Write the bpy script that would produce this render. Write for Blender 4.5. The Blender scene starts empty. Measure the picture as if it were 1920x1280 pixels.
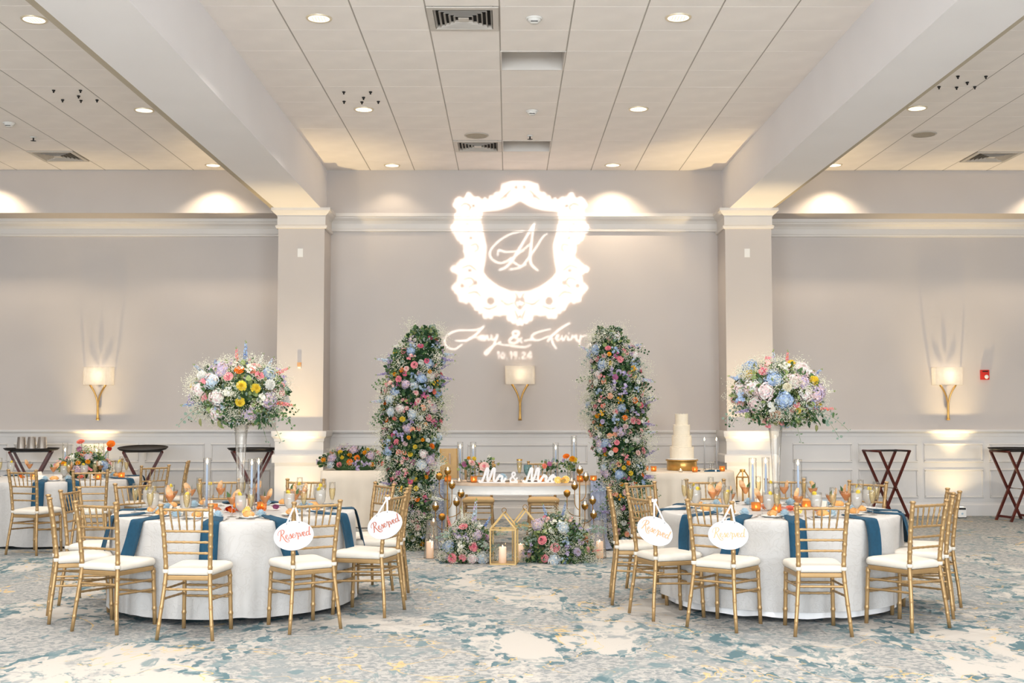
import bpy, math, random
import numpy as np
from math import sin, cos, pi, radians, atan, atan2, sqrt, hypot
from mathutils import Vector, Matrix

random.seed(7)
rng = np.random.default_rng(11)
scene = bpy.context.scene
COL = scene.collection

# ---------------------------------------------------------------- camera
cam_d = bpy.data.cameras.new('camera')
cam_d.sensor_width = 36.0
cam_d.lens = 2200.0 / 1920.0 * 36.0
cam_d.clip_end = 200
cam = bpy.data.objects.new('camera', cam_d)
cam.location = (0, 0, 1.505)
cam.rotation_euler = (pi / 2 + atan(128 / 2200), 0, -atan(8 / 2200))
COL.objects.link(cam)
scene.camera = cam

# ---------------------------------------------------------------- world, added window light, exposure
world = bpy.data.worlds.new('world')
scene.world = world
world.use_nodes = True
world.node_tree.nodes['Background'].inputs[0].default_value = (0.75, 0.86, 1.0, 1)
world.node_tree.nodes['Background'].inputs[1].default_value = 0.8
vs = scene.view_settings
scene.display_settings.display_device = 'sRGB'
vs.view_transform = 'Standard'
vs.look = 'None'
vs.exposure = 0.37
vs.gamma = 1.0
vs.use_curve_mapping = False
scene.cycles.use_denoising = True
scene.cycles.max_bounces = 7
scene.cycles.diffuse_bounces = 3
scene.cycles.adaptive_threshold = 0.05
scene.cycles.transparent_max_bounces = 16
scene.cycles.caustics_reflective = False
scene.cycles.caustics_refractive = False
scene.cycles.sample_clamp_indirect = 6.0


def light(name, kind, loc, energy, color, target=None, parent=None, **kw):
    d = bpy.data.lights.new(name, kind)
    d.energy = energy
    d.color = color
    for k, v in kw.items():
        setattr(d, k, v)
    o = bpy.data.objects.new(name, d)
    o.location = loc
    if target is not None:
        v = Vector(target) - Vector(loc)
        o.rotation_euler = v.to_track_quat('-Z', 'Y').to_euler()
    COL.objects.link(o)
    if parent:
        o.parent = parent
    return o


# soft frontal fill, set as daylight in three added windows behind the camera
WIN_X = (-6.4, 0.0, 6.4)
for wx in WIN_X:
    light('window_daylight', 'AREA', (wx, -7.05, 2.55), 600, (0.89, 0.955, 1.0), target=(wx, 5, 2.75),
          shape='RECTANGLE', size=4.4, size_y=3.5)
WARM = (1.0, 0.80, 0.56)
UP = (1.0, 0.74, 0.36)


# ---------------------------------------------------------------- helpers
def lin(c):
    return tuple(((v / 255) / 12.92 if v / 255 <= 0.04045 else ((v / 255 + 0.055) / 1.055) ** 2.4) for v in c)


class MB:
    """collects vertices and faces for one mesh"""

    def __init__(s):
        s.v = []
        s.f = []
        s.m = []
        s.sm = []

    def add(s, vs_, fs, mi=0, smooth=False):
        o = len(s.v)
        s.v.extend(tuple(map(float, p)) for p in vs_)
        for f in fs:
            s.f.append(tuple(i + o for i in f))
            s.m.append(mi)
            s.sm.append(smooth)
        return s

    def box(s, x0, x1, y0, y1, z0, z1, mi=0):
        s.add([(x0, y0, z0), (x1, y0, z0), (x1, y1, z0), (x0, y1, z0), (x0, y0, z1), (x1, y0, z1), (x1, y1, z1), (x0, y1, z1)],
              [(0, 3, 2, 1), (4, 5, 6, 7), (0, 1, 5, 4), (1, 2, 6, 5), (2, 3, 7, 6), (3, 0, 4, 7)], mi)
        return s

    def bar(s, a, b, w, h, mi=0, upv=(0, 0, 1)):
        """square-section bar from a to b"""
        a, b = Vector(a), Vector(b)
        d = (b - a).normalized()
        u = Vector(upv)
        if abs(d.dot(u)) > 0.98:
            u = Vector((0, 1, 0))
        r = d.cross(u).normalized()
        u = r.cross(d)
        vs_ = []
        for p in (a, b):
            for sx, sz in ((-1, -1), (1, -1), (1, 1), (-1, 1)):
                vs_.append(p + r * (sx * w / 2) + u * (sz * h / 2))
        s.add(vs_, [(3, 2, 1, 0), (4, 5, 6, 7), (0, 1, 5, 4), (1, 2, 6, 5), (2, 3, 7, 6), (3, 0, 4, 7)], mi)
        return s

    def tube(s, path, rad, seg=8, mi=0, smooth=True, cap=True):
        path = [Vector(p) for p in path]
        n = len(path)
        if not hasattr(rad, '__len__'):
            rad = [rad] * n
        vs_ = []
        pr = None
        for i, p in enumerate(path):
            d = path[min(i + 1, n - 1)] - path[max(i - 1, 0)]
            if d.length < 1e-9:
                d = Vector((0, 0, 1))
            d.normalize()
            if pr is None:
                u = Vector((0, 0, 1)) if abs(d.z) < 0.9 else Vector((0, 1, 0))
                r = d.cross(u).normalized()
            else:
                r = (pr - d * pr.dot(d))
                r = r.normalized() if r.length > 1e-6 else d.orthogonal().normalized()
            pr = r
            u = d.cross(r)
            for k in range(seg):
                a = 2 * pi * k / seg
                vs_.append(p + (r * cos(a) + u * sin(a)) * rad[i])
        fs = [(i * seg + k, i * seg + (k + 1) % seg, (i + 1) * seg + (k + 1) % seg, (i + 1) * seg + k) for i in range(n - 1) for k in range(seg)]
        if cap:
            fs.append(tuple(range(seg))[::-1])
            fs.append(tuple((n - 1) * seg + k for k in range(seg)))
        s.add(vs_, fs, mi, smooth)
        return s

    def lathe(s, prof, seg=16, c=(0, 0, 0), mi=0, smooth=True, closed=False):
        """prof: list of (r, z)"""
        vs_ = []
        n = len(prof)
        for r, z in prof:
            for k in range(seg):
                a = 2 * pi * k / seg
                vs_.append((c[0] + r * cos(a), c[1] + r * sin(a), c[2] + z))
        fs = [(i * seg + k, i * seg + (k + 1) % seg, (i + 1) * seg + (k + 1) % seg, (i + 1) * seg + k) for i in range(n - 1) for k in range(seg)]
        if closed:
            fs.append(tuple(range(seg))[::-1])
            fs.append(tuple((n - 1) * seg + k for k in range(seg)))
        s.add(vs_, fs, mi, smooth)
        return s

    def grid(s, rows, mi=0, smooth=True, closed_u=False):
        n, m = len(rows), len(rows[0])
        vs_ = [p for r in rows for p in r]
        fs = []
        for i in range(n - 1):
            for j in range(m if closed_u else m - 1):
                fs.append((i * m + j, i * m + (j + 1) % m, (i + 1) * m + (j + 1) % m, (i + 1) * m + j))
        s.add(vs_, fs, mi, smooth)
        return s

    def ball(s, c, r, seg=8, rings=5, mi=0, sq=(1, 1, 1)):
        rows = []
        for i in range(rings + 1):
            t = pi * i / rings
            rows.append([(c[0] + sq[0] * r * max(sin(t), 1e-3) * cos(2 * pi * k / seg), c[1] + sq[1] * r * max(sin(t), 1e-3) * sin(2 * pi * k / seg), c[2] - sq[2] * r * cos(t)) for k in range(seg)])
        s.grid(rows, mi, True, True)
        return s

    def data(s, name, mats):
        me = bpy.data.meshes.new(name)
        me.from_pydata(s.v, [], s.f)
        if not isinstance(mats, (list, tuple)):
            mats = [mats]
        for m in mats:
            me.materials.append(m)
        me.polygons.foreach_set('material_index', s.m)
        me.polygons.foreach_set('use_smooth', s.sm)
        me.update()
        return me

    def build(s, name, mats, parent=None, loc=(0, 0, 0), rot=(0, 0, 0)):
        return put(name, s.data(name, mats), parent, loc, rot)


def put(name, me, parent=None, loc=(0, 0, 0), rot=(0, 0, 0), sc=None):
    o = bpy.data.objects.new(name, me)
    o.location = loc
    o.rotation_euler = rot
    if sc is not None:
        o.scale = (sc, sc, sc) if not hasattr(sc, '__len__') else sc
    COL.objects.link(o)
    if parent is not None:
        o.parent = parent
    return o


def tag(o, label=None, cat=None, group=None, kind=None):
    if label:
        o['label'] = label
    if cat:
        o['category'] = cat
    if group:
        o['group'] = group
    if kind:
        o['kind'] = kind
    return o


def thing(name, label, cat, loc=(0, 0, 0), rotz=0.0, group=None):
    o = bpy.data.objects.new(name, None)
    o.empty_display_size = 0.1
    o.location = loc
    o.rotation_euler = (0, 0, rotz)
    COL.objects.link(o)
    return tag(o, label, cat, group)


CHILD = {}


def copy_tree(o, loc=None, rotz=None, label=None, group=None, parent=None):
    c = o.copy()
    COL.objects.link(c)
    if parent is not None:
        c.parent = parent
    else:
        if loc is not None:
            c.location = loc
        if rotz is not None:
            c.rotation_euler = (0, 0, rotz)
        tag(c, label, None, group)
    for ch in list(CHILD.get(o.name, [])):
        k = copy_tree(ch, parent=c)
    return c


def index_children(o):
    """remember the children of a prototype before it is copied"""
    kids = [x for x in COL.objects if x.parent == o]
    CHILD[o.name] = kids
    for k in kids:
        index_children(k)
    return o


# ---------------------------------------------------------------- materials
def mat(name, rgb, rough=0.6, metal=0.0, var=0.0, vscale=8.0, bump=0.0, bscale=60.0, spec=0.4, sheen=0.0, trans=0.0, emit=None, estr=0.0, rgb2=None):
    m = bpy.data.materials.new(name)
    m.use_nodes = True
    nt = m.node_tree
    b = nt.nodes['Principled BSDF']
    c = (*lin(rgb), 1)
    b.inputs['Base Color'].default_value = c
    b.inputs['Roughness'].default_value = rough
    b.inputs['Metallic'].default_value = metal
    b.inputs['Specular IOR Level'].default_value = spec
    if sheen:
        b.inputs['Sheen Weight'].default_value = sheen
    if emit:
        b.inputs['Emission Color'].default_value = (*lin(emit), 1)
        b.inputs['Emission Strength'].default_value = estr
    tc = nt.nodes.new('ShaderNodeTexCoord')
    if var or rgb2:
        n = nt.nodes.new('ShaderNodeTexNoise')
        n.inputs['Scale'].default_value = vscale
        n.inputs['Detail'].default_value = 1
        nt.links.new(tc.outputs['Object'], n.inputs['Vector'])
        r = nt.nodes.new('ShaderNodeValToRGB')
        c2 = (*lin(rgb2), 1) if rgb2 else tuple(min(1, x * (1 + var)) for x in c[:3]) + (1,)
        c1 = c if rgb2 else tuple(x * (1 - var) for x in c[:3]) + (1,)
        r.color_ramp.elements[0].position = 0.35
        r.color_ramp.elements[1].position = 0.65
        r.color_ramp.elements[0].color = c1
        r.color_ramp.elements[1].color = c2
        nt.links.new(n.outputs['Fac'], r.inputs['Fac'])
        nt.links.new(r.outputs['Color'], b.inputs['Base Color'])
    if bump:
        n2 = nt.nodes.new('ShaderNodeTexNoise')
        n2.inputs['Scale'].default_value = bscale
        n2.inputs['Detail'].default_value = 3
        nt.links.new(tc.outputs['Object'], n2.inputs['Vector'])
        bp = nt.nodes.new('ShaderNodeBump')
        bp.inputs['Strength'].default_value = bump
        bp.inputs['Distance'].default_value = 0.01
        nt.links.new(n2.outputs['Fac'], bp.inputs['Height'])
        nt.links.new(bp.outputs['Normal'], b.inputs['Normal'])
    return m


def petal_mat(name, rgb, tr=0.35, rgb2=None):
    """diffuse plus light passing through"""
    m = bpy.data.materials.new(name)
    m.use_nodes = True
    nt = m.node_tree
    nt.nodes.clear()
    out = nt.nodes.new('ShaderNodeOutputMaterial')
    mx = nt.nodes.new('ShaderNodeMixShader')
    d = nt.nodes.new('ShaderNodeBsdfDiffuse')
    t = nt.nodes.new('ShaderNodeBsdfTranslucent')
    mx.inputs[0].default_value = tr
    n = nt.nodes.new('ShaderNodeTexNoise')
    n.inputs['Scale'].default_value = 25
    tc = nt.nodes.new('ShaderNodeTexCoord')
    nt.links.new(tc.outputs['Object'], n.inputs['Vector'])
    r = nt.nodes.new('ShaderNodeValToRGB')
    c = lin(rgb)
    r.color_ramp.elements[0].position = 0.3
    r.color_ramp.elements[1].position = 0.7
    c2 = lin(rgb2) if rgb2 else tuple(min(1, x * 1.12 + 0.01) for x in c)
    c1 = c if rgb2 else tuple(x * 0.85 for x in c)
    r.color_ramp.elements[0].color = (*c1, 1)
    r.color_ramp.elements[1].color = (*c2, 1)
    nt.links.new(n.outputs['Fac'], r.inputs['Fac'])
    nt.links.new(r.outputs['Color'], d.inputs['Color'])
    nt.links.new(r.outputs['Color'], t.inputs['Color'])
    nt.links.new(d.outputs[0], mx.inputs[1])
    nt.links.new(t.outputs[0], mx.inputs[2])
    nt.links.new(mx.outputs[0], out.inputs['Surface'])
    return m


def glass_mat(name, tint=(1, 1, 1), edge=0.72, body=0.0, body_rgb=(1, 1, 1), gloss=0.12, tl=0.0):
    """thin clear glass: see-through, darker and shinier towards its rim; body = milky or coloured share"""
    m = bpy.data.materials.new(name)
    m.use_nodes = True
    nt = m.node_tree
    nt.nodes.clear()
    out = nt.nodes.new('ShaderNodeOutputMaterial')
    lw = nt.nodes.new('ShaderNodeLayerWeight')
    lw.inputs['Blend'].default_value = 0.35
    rp = nt.nodes.new('ShaderNodeValToRGB')
    rp.color_ramp.elements[0].color = (*tint, 1)
    rp.color_ramp.elements[0].position = 0.15
    rp.color_ramp.elements[1].color = (*[t * edge for t in tint], 1)
    nt.links.new(lw.outputs['Facing'], rp.inputs['Fac'])
    tr = nt.nodes.new('ShaderNodeBsdfTransparent')
    nt.links.new(rp.outputs['Color'], tr.inputs['Color'])
    gl = nt.nodes.new('ShaderNodeBsdfGlossy')
    gl.inputs['Roughness'].default_value = 0.05
    mul = nt.nodes.new('ShaderNodeMath')
    mul.operation = 'MULTIPLY_ADD'
    mul.inputs[1].default_value = gloss * 3
    mul.inputs[2].default_value = gloss * 0.25
    nt.links.new(lw.outputs['Fresnel'], mul.inputs[0])
    mx = nt.nodes.new('ShaderNodeMixShader')
    nt.links.new(mul.outputs[0], mx.inputs[0])
    nt.links.new(tr.outputs[0], mx.inputs[1])
    nt.links.new(gl.outputs[0], mx.inputs[2])
    last = mx
    if body > 0:
        d = nt.nodes.new('ShaderNodeBsdfDiffuse')
        d.inputs['Color'].default_value = (*body_rgb, 1)
        t2 = nt.nodes.new('ShaderNodeBsdfTranslucent')
        t2.inputs['Color'].default_value = (*body_rgb, 1)
        m2 = nt.nodes.new('ShaderNodeMixShader')
        m2.inputs[0].default_value = 0.5 + tl
        nt.links.new(d.outputs[0], m2.inputs[1])
        nt.links.new(t2.outputs[0], m2.inputs[2])
        m3 = nt.nodes.new('ShaderNodeMixShader')
        m3.inputs[0].default_value = body
        nt.links.new(mx.outputs[0], m3.inputs[1])
        nt.links.new(m2.outputs[0], m3.inputs[2])
        last = m3
    nt.links.new(last.outputs[0], out.inputs['Surface'])
    return m


def emit_mat(name, rgb, s, sampled=True):
    m = bpy.data.materials.new(name)
    m.use_nodes = True
    nt = m.node_tree
    nt.nodes.clear()
    out = nt.nodes.new('ShaderNodeOutputMaterial')
    e = nt.nodes.new('ShaderNodeEmission')
    e.inputs[0].default_value = (*lin(rgb), 1)
    e.inputs[1].default_value = s
    nt.links.new(e.outputs[0], out.inputs['Surface'])
    if not sampled:
        m.cycles.emission_sampling = 'NONE'
    return m


M = {}
M['wall'] = mat('wall_paint', (202, 194, 189), 0.7, var=0.015, vscale=1.5)
M['wains'] = mat('wainscot_paint', (217, 214, 212), 0.55, var=0.012, vscale=2)
M['trim'] = mat('trim_paint', (222, 216, 210), 0.5, var=0.01, vscale=2)
M['ceil'] = mat('ceiling_tile_board', (252, 245, 240), 0.9, var=0.02, vscale=3)
M['grid'] = mat('ceiling_grid_paint', (176, 168, 160), 0.6, var=0.02)
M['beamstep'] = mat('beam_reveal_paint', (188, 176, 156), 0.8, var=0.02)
M['beam'] = mat('beam_paint', (246, 243, 244), 0.7, var=0.012, vscale=1.5)
M['ventw'] = mat('vent_enamel', (205, 198, 190), 0.45, var=0.02)
M['black'] = mat('black_plastic', (28, 26, 26), 0.5, var=0.1)
M['dark'] = mat('dark_void', (30, 27, 25), 0.8, var=0.1)  # near-black colour stands in for shade inside ducts, slots and holes
M['gold'] = mat('gold_chair_lacquer', (172, 141, 98), 0.36, 0.48, var=0.06, vscale=14)
M['goldleaf'] = mat('gilded_metal', (202, 160, 92), 0.3, 0.8, var=0.08, vscale=20)
M['brass'] = mat('aged_brass', (150, 112, 52), 0.35, 0.8, var=0.12, vscale=30)
M['lantern'] = mat('lantern_gold', (200, 168, 112), 0.4, 0.5, var=0.05)
M['cushion'] = mat('cushion_cotton', (214, 208, 198), 0.85, var=0.02, vscale=12, bump=0.08, bscale=90)
M['cushion_tan'] = mat('cushion_beige', (205, 172, 124), 0.85, var=0.04, vscale=12)
M['napkin'] = mat('napkin_linen', (20, 68, 94), 0.85, var=0.08, vscale=30, bump=0.1, bscale=300)
M['mahog'] = mat('mahogany_wood', (80, 25, 15), 0.4, var=0.25, vscale=12)
M['tray'] = mat('tray_rubber', (38, 34, 32), 0.45, var=0.15, vscale=30)
M['steel'] = mat('polished_steel', (205, 200, 195), 0.16, 1.0, var=0.03)
M['silver'] = mat('cutlery_steel', (190, 180, 170), 0.2, 1.0, var=0.03)
M['red'] = mat('alarm_red', (205, 42, 24), 0.4, var=0.04)
M['white'] = mat('white_plastic', (236, 234, 230), 0.45, var=0.01)
M['paintw'] = mat('white_painted_wood', (238, 236, 233), 0.55, var=0.02, vscale=12, bump=0.05)
M['woodtop'] = mat('limed_wood', (205, 182, 160), 0.6, var=0.12, vscale=9, bump=0.05)
M['letter'] = mat('white_letter_paint', (232, 230, 231), 0.5, var=0.01)
M['rosegold'] = mat('copper_ink', (186, 112, 92), 0.4, 0.3, var=0.05)
M['goldink'] = mat('gold_ink', (214, 166, 124), 0.4, 0.3, var=0.05)
M['signw'] = mat('white_sign_board', (214, 216, 220), 0.4, var=0.006)
M['ribbon'] = mat('white_satin_ribbon', (246, 240, 242), 0.4, var=0.03, vscale=40)
M['taper'] = mat('pale_blue_wax', (186, 203, 228), 0.45, var=0.03)
M['tapergrey'] = mat('silver_grey_wax', (176, 178, 182), 0.4, var=0.03)
M['wax'] = mat('ivory_wax', (245, 226, 205), 0.5, var=0.02)
M['ledwax'] = mat('lit_ivory_wax', (250, 236, 220), 0.5, var=0.02, emit=(255, 186, 128), estr=0.35)
M['cake'] = mat('buttercream', (250, 240, 220), 0.6, var=0.015, vscale=25, bump=0.25, bscale=70)
M['plate'] = mat('white_china', (240, 238, 234), 0.2, var=0.01)
M['bread'] = mat('bread_crust', (226, 166, 100), 0.6, var=0.15, vscale=40)
M['orange'] = mat('orange_peel', (245, 150, 34), 0.45, var=0.06, vscale=50, bump=0.1, bscale=200)
M['orangein'] = mat('orange_flesh', (252, 186, 70), 0.4, var=0.12, vscale=90)
M['blue'] = petal_mat('pale_blue_paper', (178, 206, 224), 0.25, (210, 228, 236))
M['card'] = mat('place_card', (244, 238, 228), 0.7, var=0.01)
M['greyblue'] = mat('dusty_blue_gauze', (150, 156, 176), 0.9, var=0.12, vscale=30, bump=0.3, bscale=120)
M['teal_glass'] = glass_mat('teal_glass', (0.55, 0.75, 0.78), 0.6, 0.3, (0.3, 0.48, 0.52))
M['glass'] = glass_mat('clear_glass', (0.99, 0.99, 0.985), 0.78, gloss=0.14)
M['vaseglass'] = glass_mat('vase_glass', (0.97, 0.965, 0.95), 0.5, 0.12, (0.85, 0.8, 0.72), gloss=0.16)
M['water'] = glass_mat('iced_water', (0.99, 0.99, 0.98), 0.95, 0.4, (0.98, 0.975, 0.96), gloss=0.1)
M['wine'] = glass_mat('sparkling_wine', (1, 0.93, 0.72), 0.8, 0.25, (0.9, 0.76, 0.48))
M['cocktail'] = glass_mat('orange_cocktail', (1, 0.76, 0.5), 0.8, 0.4, (0.95, 0.5, 0.22))
M['amber'] = glass_mat('amber_glass', (1.0, 0.70, 0.34), 0.6, 0.4, (1.0, 0.56, 0.2), gloss=0.12, tl=0.2)
M['peach'] = petal_mat('peach_garnish', (246, 214, 172), 0.3, (240, 172, 110))
M['flame'] = emit_mat('candle_flame', (255, 216, 150), 18.0, sampled=False)
M['vflame'] = emit_mat('votive_flame', (255, 196, 110), 45.0)
M['lampglow'] = emit_mat('lamp_lens', (255, 238, 208), 1.7, sampled=False)
M['bulb'] = emit_mat('sconce_bulb', (255, 226, 180), 8.0, sampled=False)
M['shade'] = petal_mat('linen_lampshade', (242, 236, 226), 0.5, (246, 241, 233))
M['canrefl'] = mat('lamp_reflector', (235, 222, 196), 0.3, 0.4, var=0.05)
M['branch'] = mat('twig', (92, 80, 62), 0.7, var=0.1)
M['stem'] = mat('flower_stem', (96, 122, 70), 0.6, var=0.1)
# leaves and petals
LEAFC = {'deep': (50, 80, 52), 'mid': (92, 122, 80), 'grey': (134, 154, 140), 'light': (156, 172, 112), 'olive': (140, 142, 96)}
for k_, c_ in LEAFC.items():
    M['leaf_' + k_] = petal_mat('leaf_' + k_, c_, 0.3)
PETC = {'pink': (244, 152, 160), 'blush': (248, 206, 196), 'rose': (228, 112, 138), 'magenta': (186, 110, 152), 'coral': (248, 142, 120), 'orange': (248, 132, 44),
        'yellow': (250, 220, 84), 'gold': (250, 178, 48), 'cream': (246, 236, 214), 'white': (246, 244, 238), 'lav': (208, 194, 220), 'mauve': (196, 168, 190),
        'blue': (170, 192, 226), 'paleblue': (202, 217, 230), 'deepblue': (128, 152, 204), 'purple': (166, 152, 196), 'red': (192, 44, 32), 'palepink': (240, 214, 214),
        'peach': (250, 182, 142), 'gyp': (240, 238, 222)}
for k_, c_ in PETC.items():
    M['p_' + k_] = petal_mat('petal_' + k_, c_, 0.3)

# ================================================================ the room
ZC = 4.84          # underside of the ceiling tiles
YB = 16.20         # face of the bulkhead
YW = 16.32         # wall of the middle bay
YS = 16.80         # walls of the side bays (set back)
XL, XR = -11.0, 11.4
YN = -7.2          # wall behind the camera
BZ = 4.22          # underside of the beams
BEAMS = ((-3.145, -2.52), (2.99, 3.56))
COLS = ((-3.10, -2.475), (2.94, 3.565))


def carpet_mat():
    m = bpy.data.materials.new('patterned_carpet')
    m.use_nodes = True
    nt = m.node_tree
    L = nt.links.new
    N = nt.nodes.new
    b = nt.nodes['Principled BSDF']
    b.inputs['Roughness'].default_value = 0.95
    b.inputs['Specular IOR Level'].default_value = 0.1
    tc = N('ShaderNodeTexCoord')

    def noise(sc, det=4, dist=0.0, rough=0.55, off=(0, 0, 0), stretch=(1, 1, 1)):
        mp = N('ShaderNodeMapping')
        mp.inputs['Location'].default_value = off
        mp.inputs['Scale'].default_value = stretch
        L(tc.outputs['Object'], mp.inputs['Vector'])
        n = N('ShaderNodeTexNoise')
        n.inputs['Scale'].default_value = sc
        n.inputs['Detail'].default_value = det
        n.inputs['Distortion'].default_value = dist
        n.inputs['Roughness'].default_value = rough
        L(mp.outputs[0], n.inputs['Vector'])
        return n.outputs['Fac']

    def ramp(v, stops):
        r = N('ShaderNodeValToRGB')
        e = r.color_ramp.elements
        while len(e) > 1:
            e.remove(e[-1])
        e[0].position, e[0].color = stops[0][0], (*[stops[0][1]] * 3, 1)
        for p, c in stops[1:]:
            q = e.new(p)
            q.color = (*[c] * 3, 1)
        L(v, r.inputs['Fac'])
        return r.outputs['Color']

    def mult(a, c):
        n = N('ShaderNodeMath')
        n.operation = 'MULTIPLY'
        L(a, n.inputs[0])
        if isinstance(c, float):
            n.inputs[1].default_value = c
        else:
            L(c, n.inputs[1])
        return n.outputs[0]

    def mix(fac, a, c):
        n = N('ShaderNodeMixRGB')
        L(fac, n.inputs['Fac'])
        if isinstance(a, tuple):
            n.inputs['Color1'].default_value = (*lin(a), 1)
        else:
            L(a, n.inputs['Color1'])
        n.inputs['Color2'].default_value = (*lin(c), 1)
        return n.outputs['Color']

    big = noise(0.8, 6, 1.0, 0.6, (3, 7, 0), (1.0, 0.62, 1))
    big2 = noise(1.3, 6, 1.2, 0.62, (11, 2, 4), (1.0, 0.62, 1))
    fine = noise(27, 3, 0.5, 0.7, (1, 1, 1), (0.8, 0.8, 1))
    mid = noise(10.5, 2, 0.5, 0.5, (5, 5, 5), (1.0, 0.6, 1))
    # cream ground with grey worn areas
    base = mix(ramp(big, [(0.45, 0.0), (0.52, 1.0)]), (184, 180, 175), (166, 165, 163))
    hatch = mult(ramp(big, [(0.42, 0.0), (0.49, 1.0)]), ramp(fine, [(0.46, 0.0), (0.56, 0.9)]))
    base = mix(hatch, base, (126, 132, 135))
    grey2 = mult(ramp(big2, [(0.52, 0.0), (0.6, 1.0)]), ramp(noise(9.0, 4, 0.6, 0.65, (8, 5, 5), (1.0, 0.7, 1)), [(0.46, 0.0), (0.54, 0.85)]))
    base = mix(grey2, base, (134, 141, 144))
    # teal blots that follow the edges of the cream islands
    edge = ramp(big, [(0.415, 0.0), (0.44, 1.0), (0.485, 1.0), (0.51, 0.0)])
    line = mult(ramp(big, [(0.446, 0.0), (0.451, 1.0), (0.459, 1.0), (0.464, 0.0)]), ramp(noise(2.2, 2, 0, 0.5, (7, 3, 2)), [(0.46, 0.0), (0.5, 0.85)]))
    base = mix(line, base, (96, 128, 136))
    blot = mult(edge, ramp(mid, [(0.545, 0.0), (0.57, 1.0)]))
    base = mix(blot, base, (88, 112, 120))
    edge2 = ramp(big2, [(0.50, 0.0), (0.515, 1.0), (0.535, 1.0), (0.55, 0.0)])
    blot2 = mult(edge2, ramp(noise(6.0, 3, 0.4, 0.55, (9, 1, 3), (1.0, 0.6, 1)), [(0.5, 0.0), (0.54, 0.9)]))
    base = mix(blot2, base, (120, 136, 140))
    spots = mult(ramp(noise(6.0, 2, 0.3, 0.5, (2, 8, 1), (1.0, 0.6, 1)), [(0.66, 0.0), (0.68, 1.0)]), 0.8)
    base = mix(spots, base, (104, 126, 133))
    # thin gold veins
    vein = ramp(noise(0.9, 4, 1.1, 0.55, (20, 4, 9)), [(0.494, 0.0), (0.497, 1.0), (0.500, 1.0), (0.503, 0.0)])
    veinm = mult(vein, ramp(noise(1.2, 2, 0, 0.5, (4, 4, 4)), [(0.44, 0.0), (0.5, 0.85)]))
    base = mix(veinm, base, (208, 176, 116))
    pile = noise(420, 2, 0, 0.6)
    pm = N('ShaderNodeMixRGB')
    pm.blend_type = 'MULTIPLY'
    pm.inputs['Fac'].default_value = 0.35
    L(base, pm.inputs['Color1'])
    L(ramp(pile, [(0.3, 0.72), (0.7, 1.0)]), pm.inputs['Color2'])
    L(pm.outputs['Color'], b.inputs['Base Color'])
    bp = N('ShaderNodeBump')
    bp.inputs['Strength'].default_value = 0.25
    bp.inputs['Distance'].default_value = 0.004
    L(pile, bp.inputs['Height'])
    L(bp.outputs['Normal'], b.inputs['Normal'])
    return m


M['carpet'] = carpet_mat()


def struct(o, label=None):
    return tag(o, label, None, None, 'structure')


struct(MB().box(XL, XR, YN, YS + 0.3, -0.1, 0).build('floor', M['carpet']), 'cream carpet patterned with grey, teal blots and gold veins')
ceiling = struct(MB().box(XL, XR, YN, YS + 0.3, ZC + 0.22, ZC + 0.4).build('ceiling', M['grid']), 'suspended ceiling of white square tiles in a metal grid')

# tile field: square tiles hung below the grid slab
TP = 0.615
TPY = 0.606
FEAT = {}      # (bay, i, k) -> kind


def project(x, y, z):
    P = atan(128 / 2200)
    Yw = atan(8 / 2200)
    f = Vector((sin(Yw) * cos(P), cos(Yw) * cos(P), sin(P)))
    r = Vector((cos(Yw), -sin(Yw), 0))
    u = r.cross(f)
    v = Vector((x, y, z - 1.505))
    d = v.dot(f)
    if d < 0.3:
        return (-9999, -9999)
    return (960 + 2200 * v.dot(r) / d, 640 - 2200 * v.dot(u) / d)


g = 0.004


def tile_data(w, h):
    mb = MB()
    b = 0.004
    x0, x1, y0, y1 = g, w - g, 0.0012, h - 0.0012
    z0, z1 = -0.003, 0.03
    mb.add([(x0, y0, z1), (x1, y0, z1), (x1, y1, z1), (x0, y1, z1), (x0, y0, 0), (x1, y0, 0), (x1, y1, 0), (x0, y1, 0),
            (x0 + b, y0 + b, z0), (x1 - b, y0 + b, z0), (x1 - b, y1 - b, z0), (x0 + b, y1 - b, z0)],
           [(0, 1, 5, 4), (1, 2, 6, 5), (2, 3, 7, 6), (3, 0, 4, 7), (4, 5, 9, 8), (5, 6, 10, 9), (6, 7, 11, 10), (7, 4, 8, 11), (8, 9, 10, 11)])
    return mb


TILE = tile_data(TP, TPY).data('ceiling_tile', M['ceil'])
# bays: (x of a grid line, first column, number of columns)
BAYS = {'mid': (-2.53, 9), 'left': (-3.145 - TP * 12, 12), 'right': (3.61, 12)}
VENT_TILES = {('mid', 3, 10), ('mid', 3, 2), ('left', 7, 1), ('right', 4, 1)}
RECESS_TILES = {('mid', 4, 8), ('mid', 4, 2)}
rest = MB()
proto = tile_data(TP, TPY)
for bay, (bx, nc) in BAYS.items():
    for i in range(nc):
        for k in range(38):
            if (bay, i, k) in VENT_TILES or (bay, i, k) in RECESS_TILES:
                continue
            x = bx + i * TP
            y = YB - (k + 1) * TPY
            if y < YN:
                continue
            vis = False
            for cx, cy in ((0, 0), (TP, 0), (0, TPY), (TP, TPY)):
                px, py = project(x + cx, y + cy, ZC)
                if -10 < px < 1930 and py > -10:
                    vis = True
            # tiles of the side bays hidden behind the beams need not be single
            if vis:
                put('ceiling_tile', TILE, ceiling, (x, y, ZC))
            else:
                rest.add([(a + x, b_ + y, c + ZC) for a, b_, c in proto.v], proto.f)
tag(rest.build('ceiling_tile_field', M['ceil'], ceiling), kind='stuff')

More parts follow.
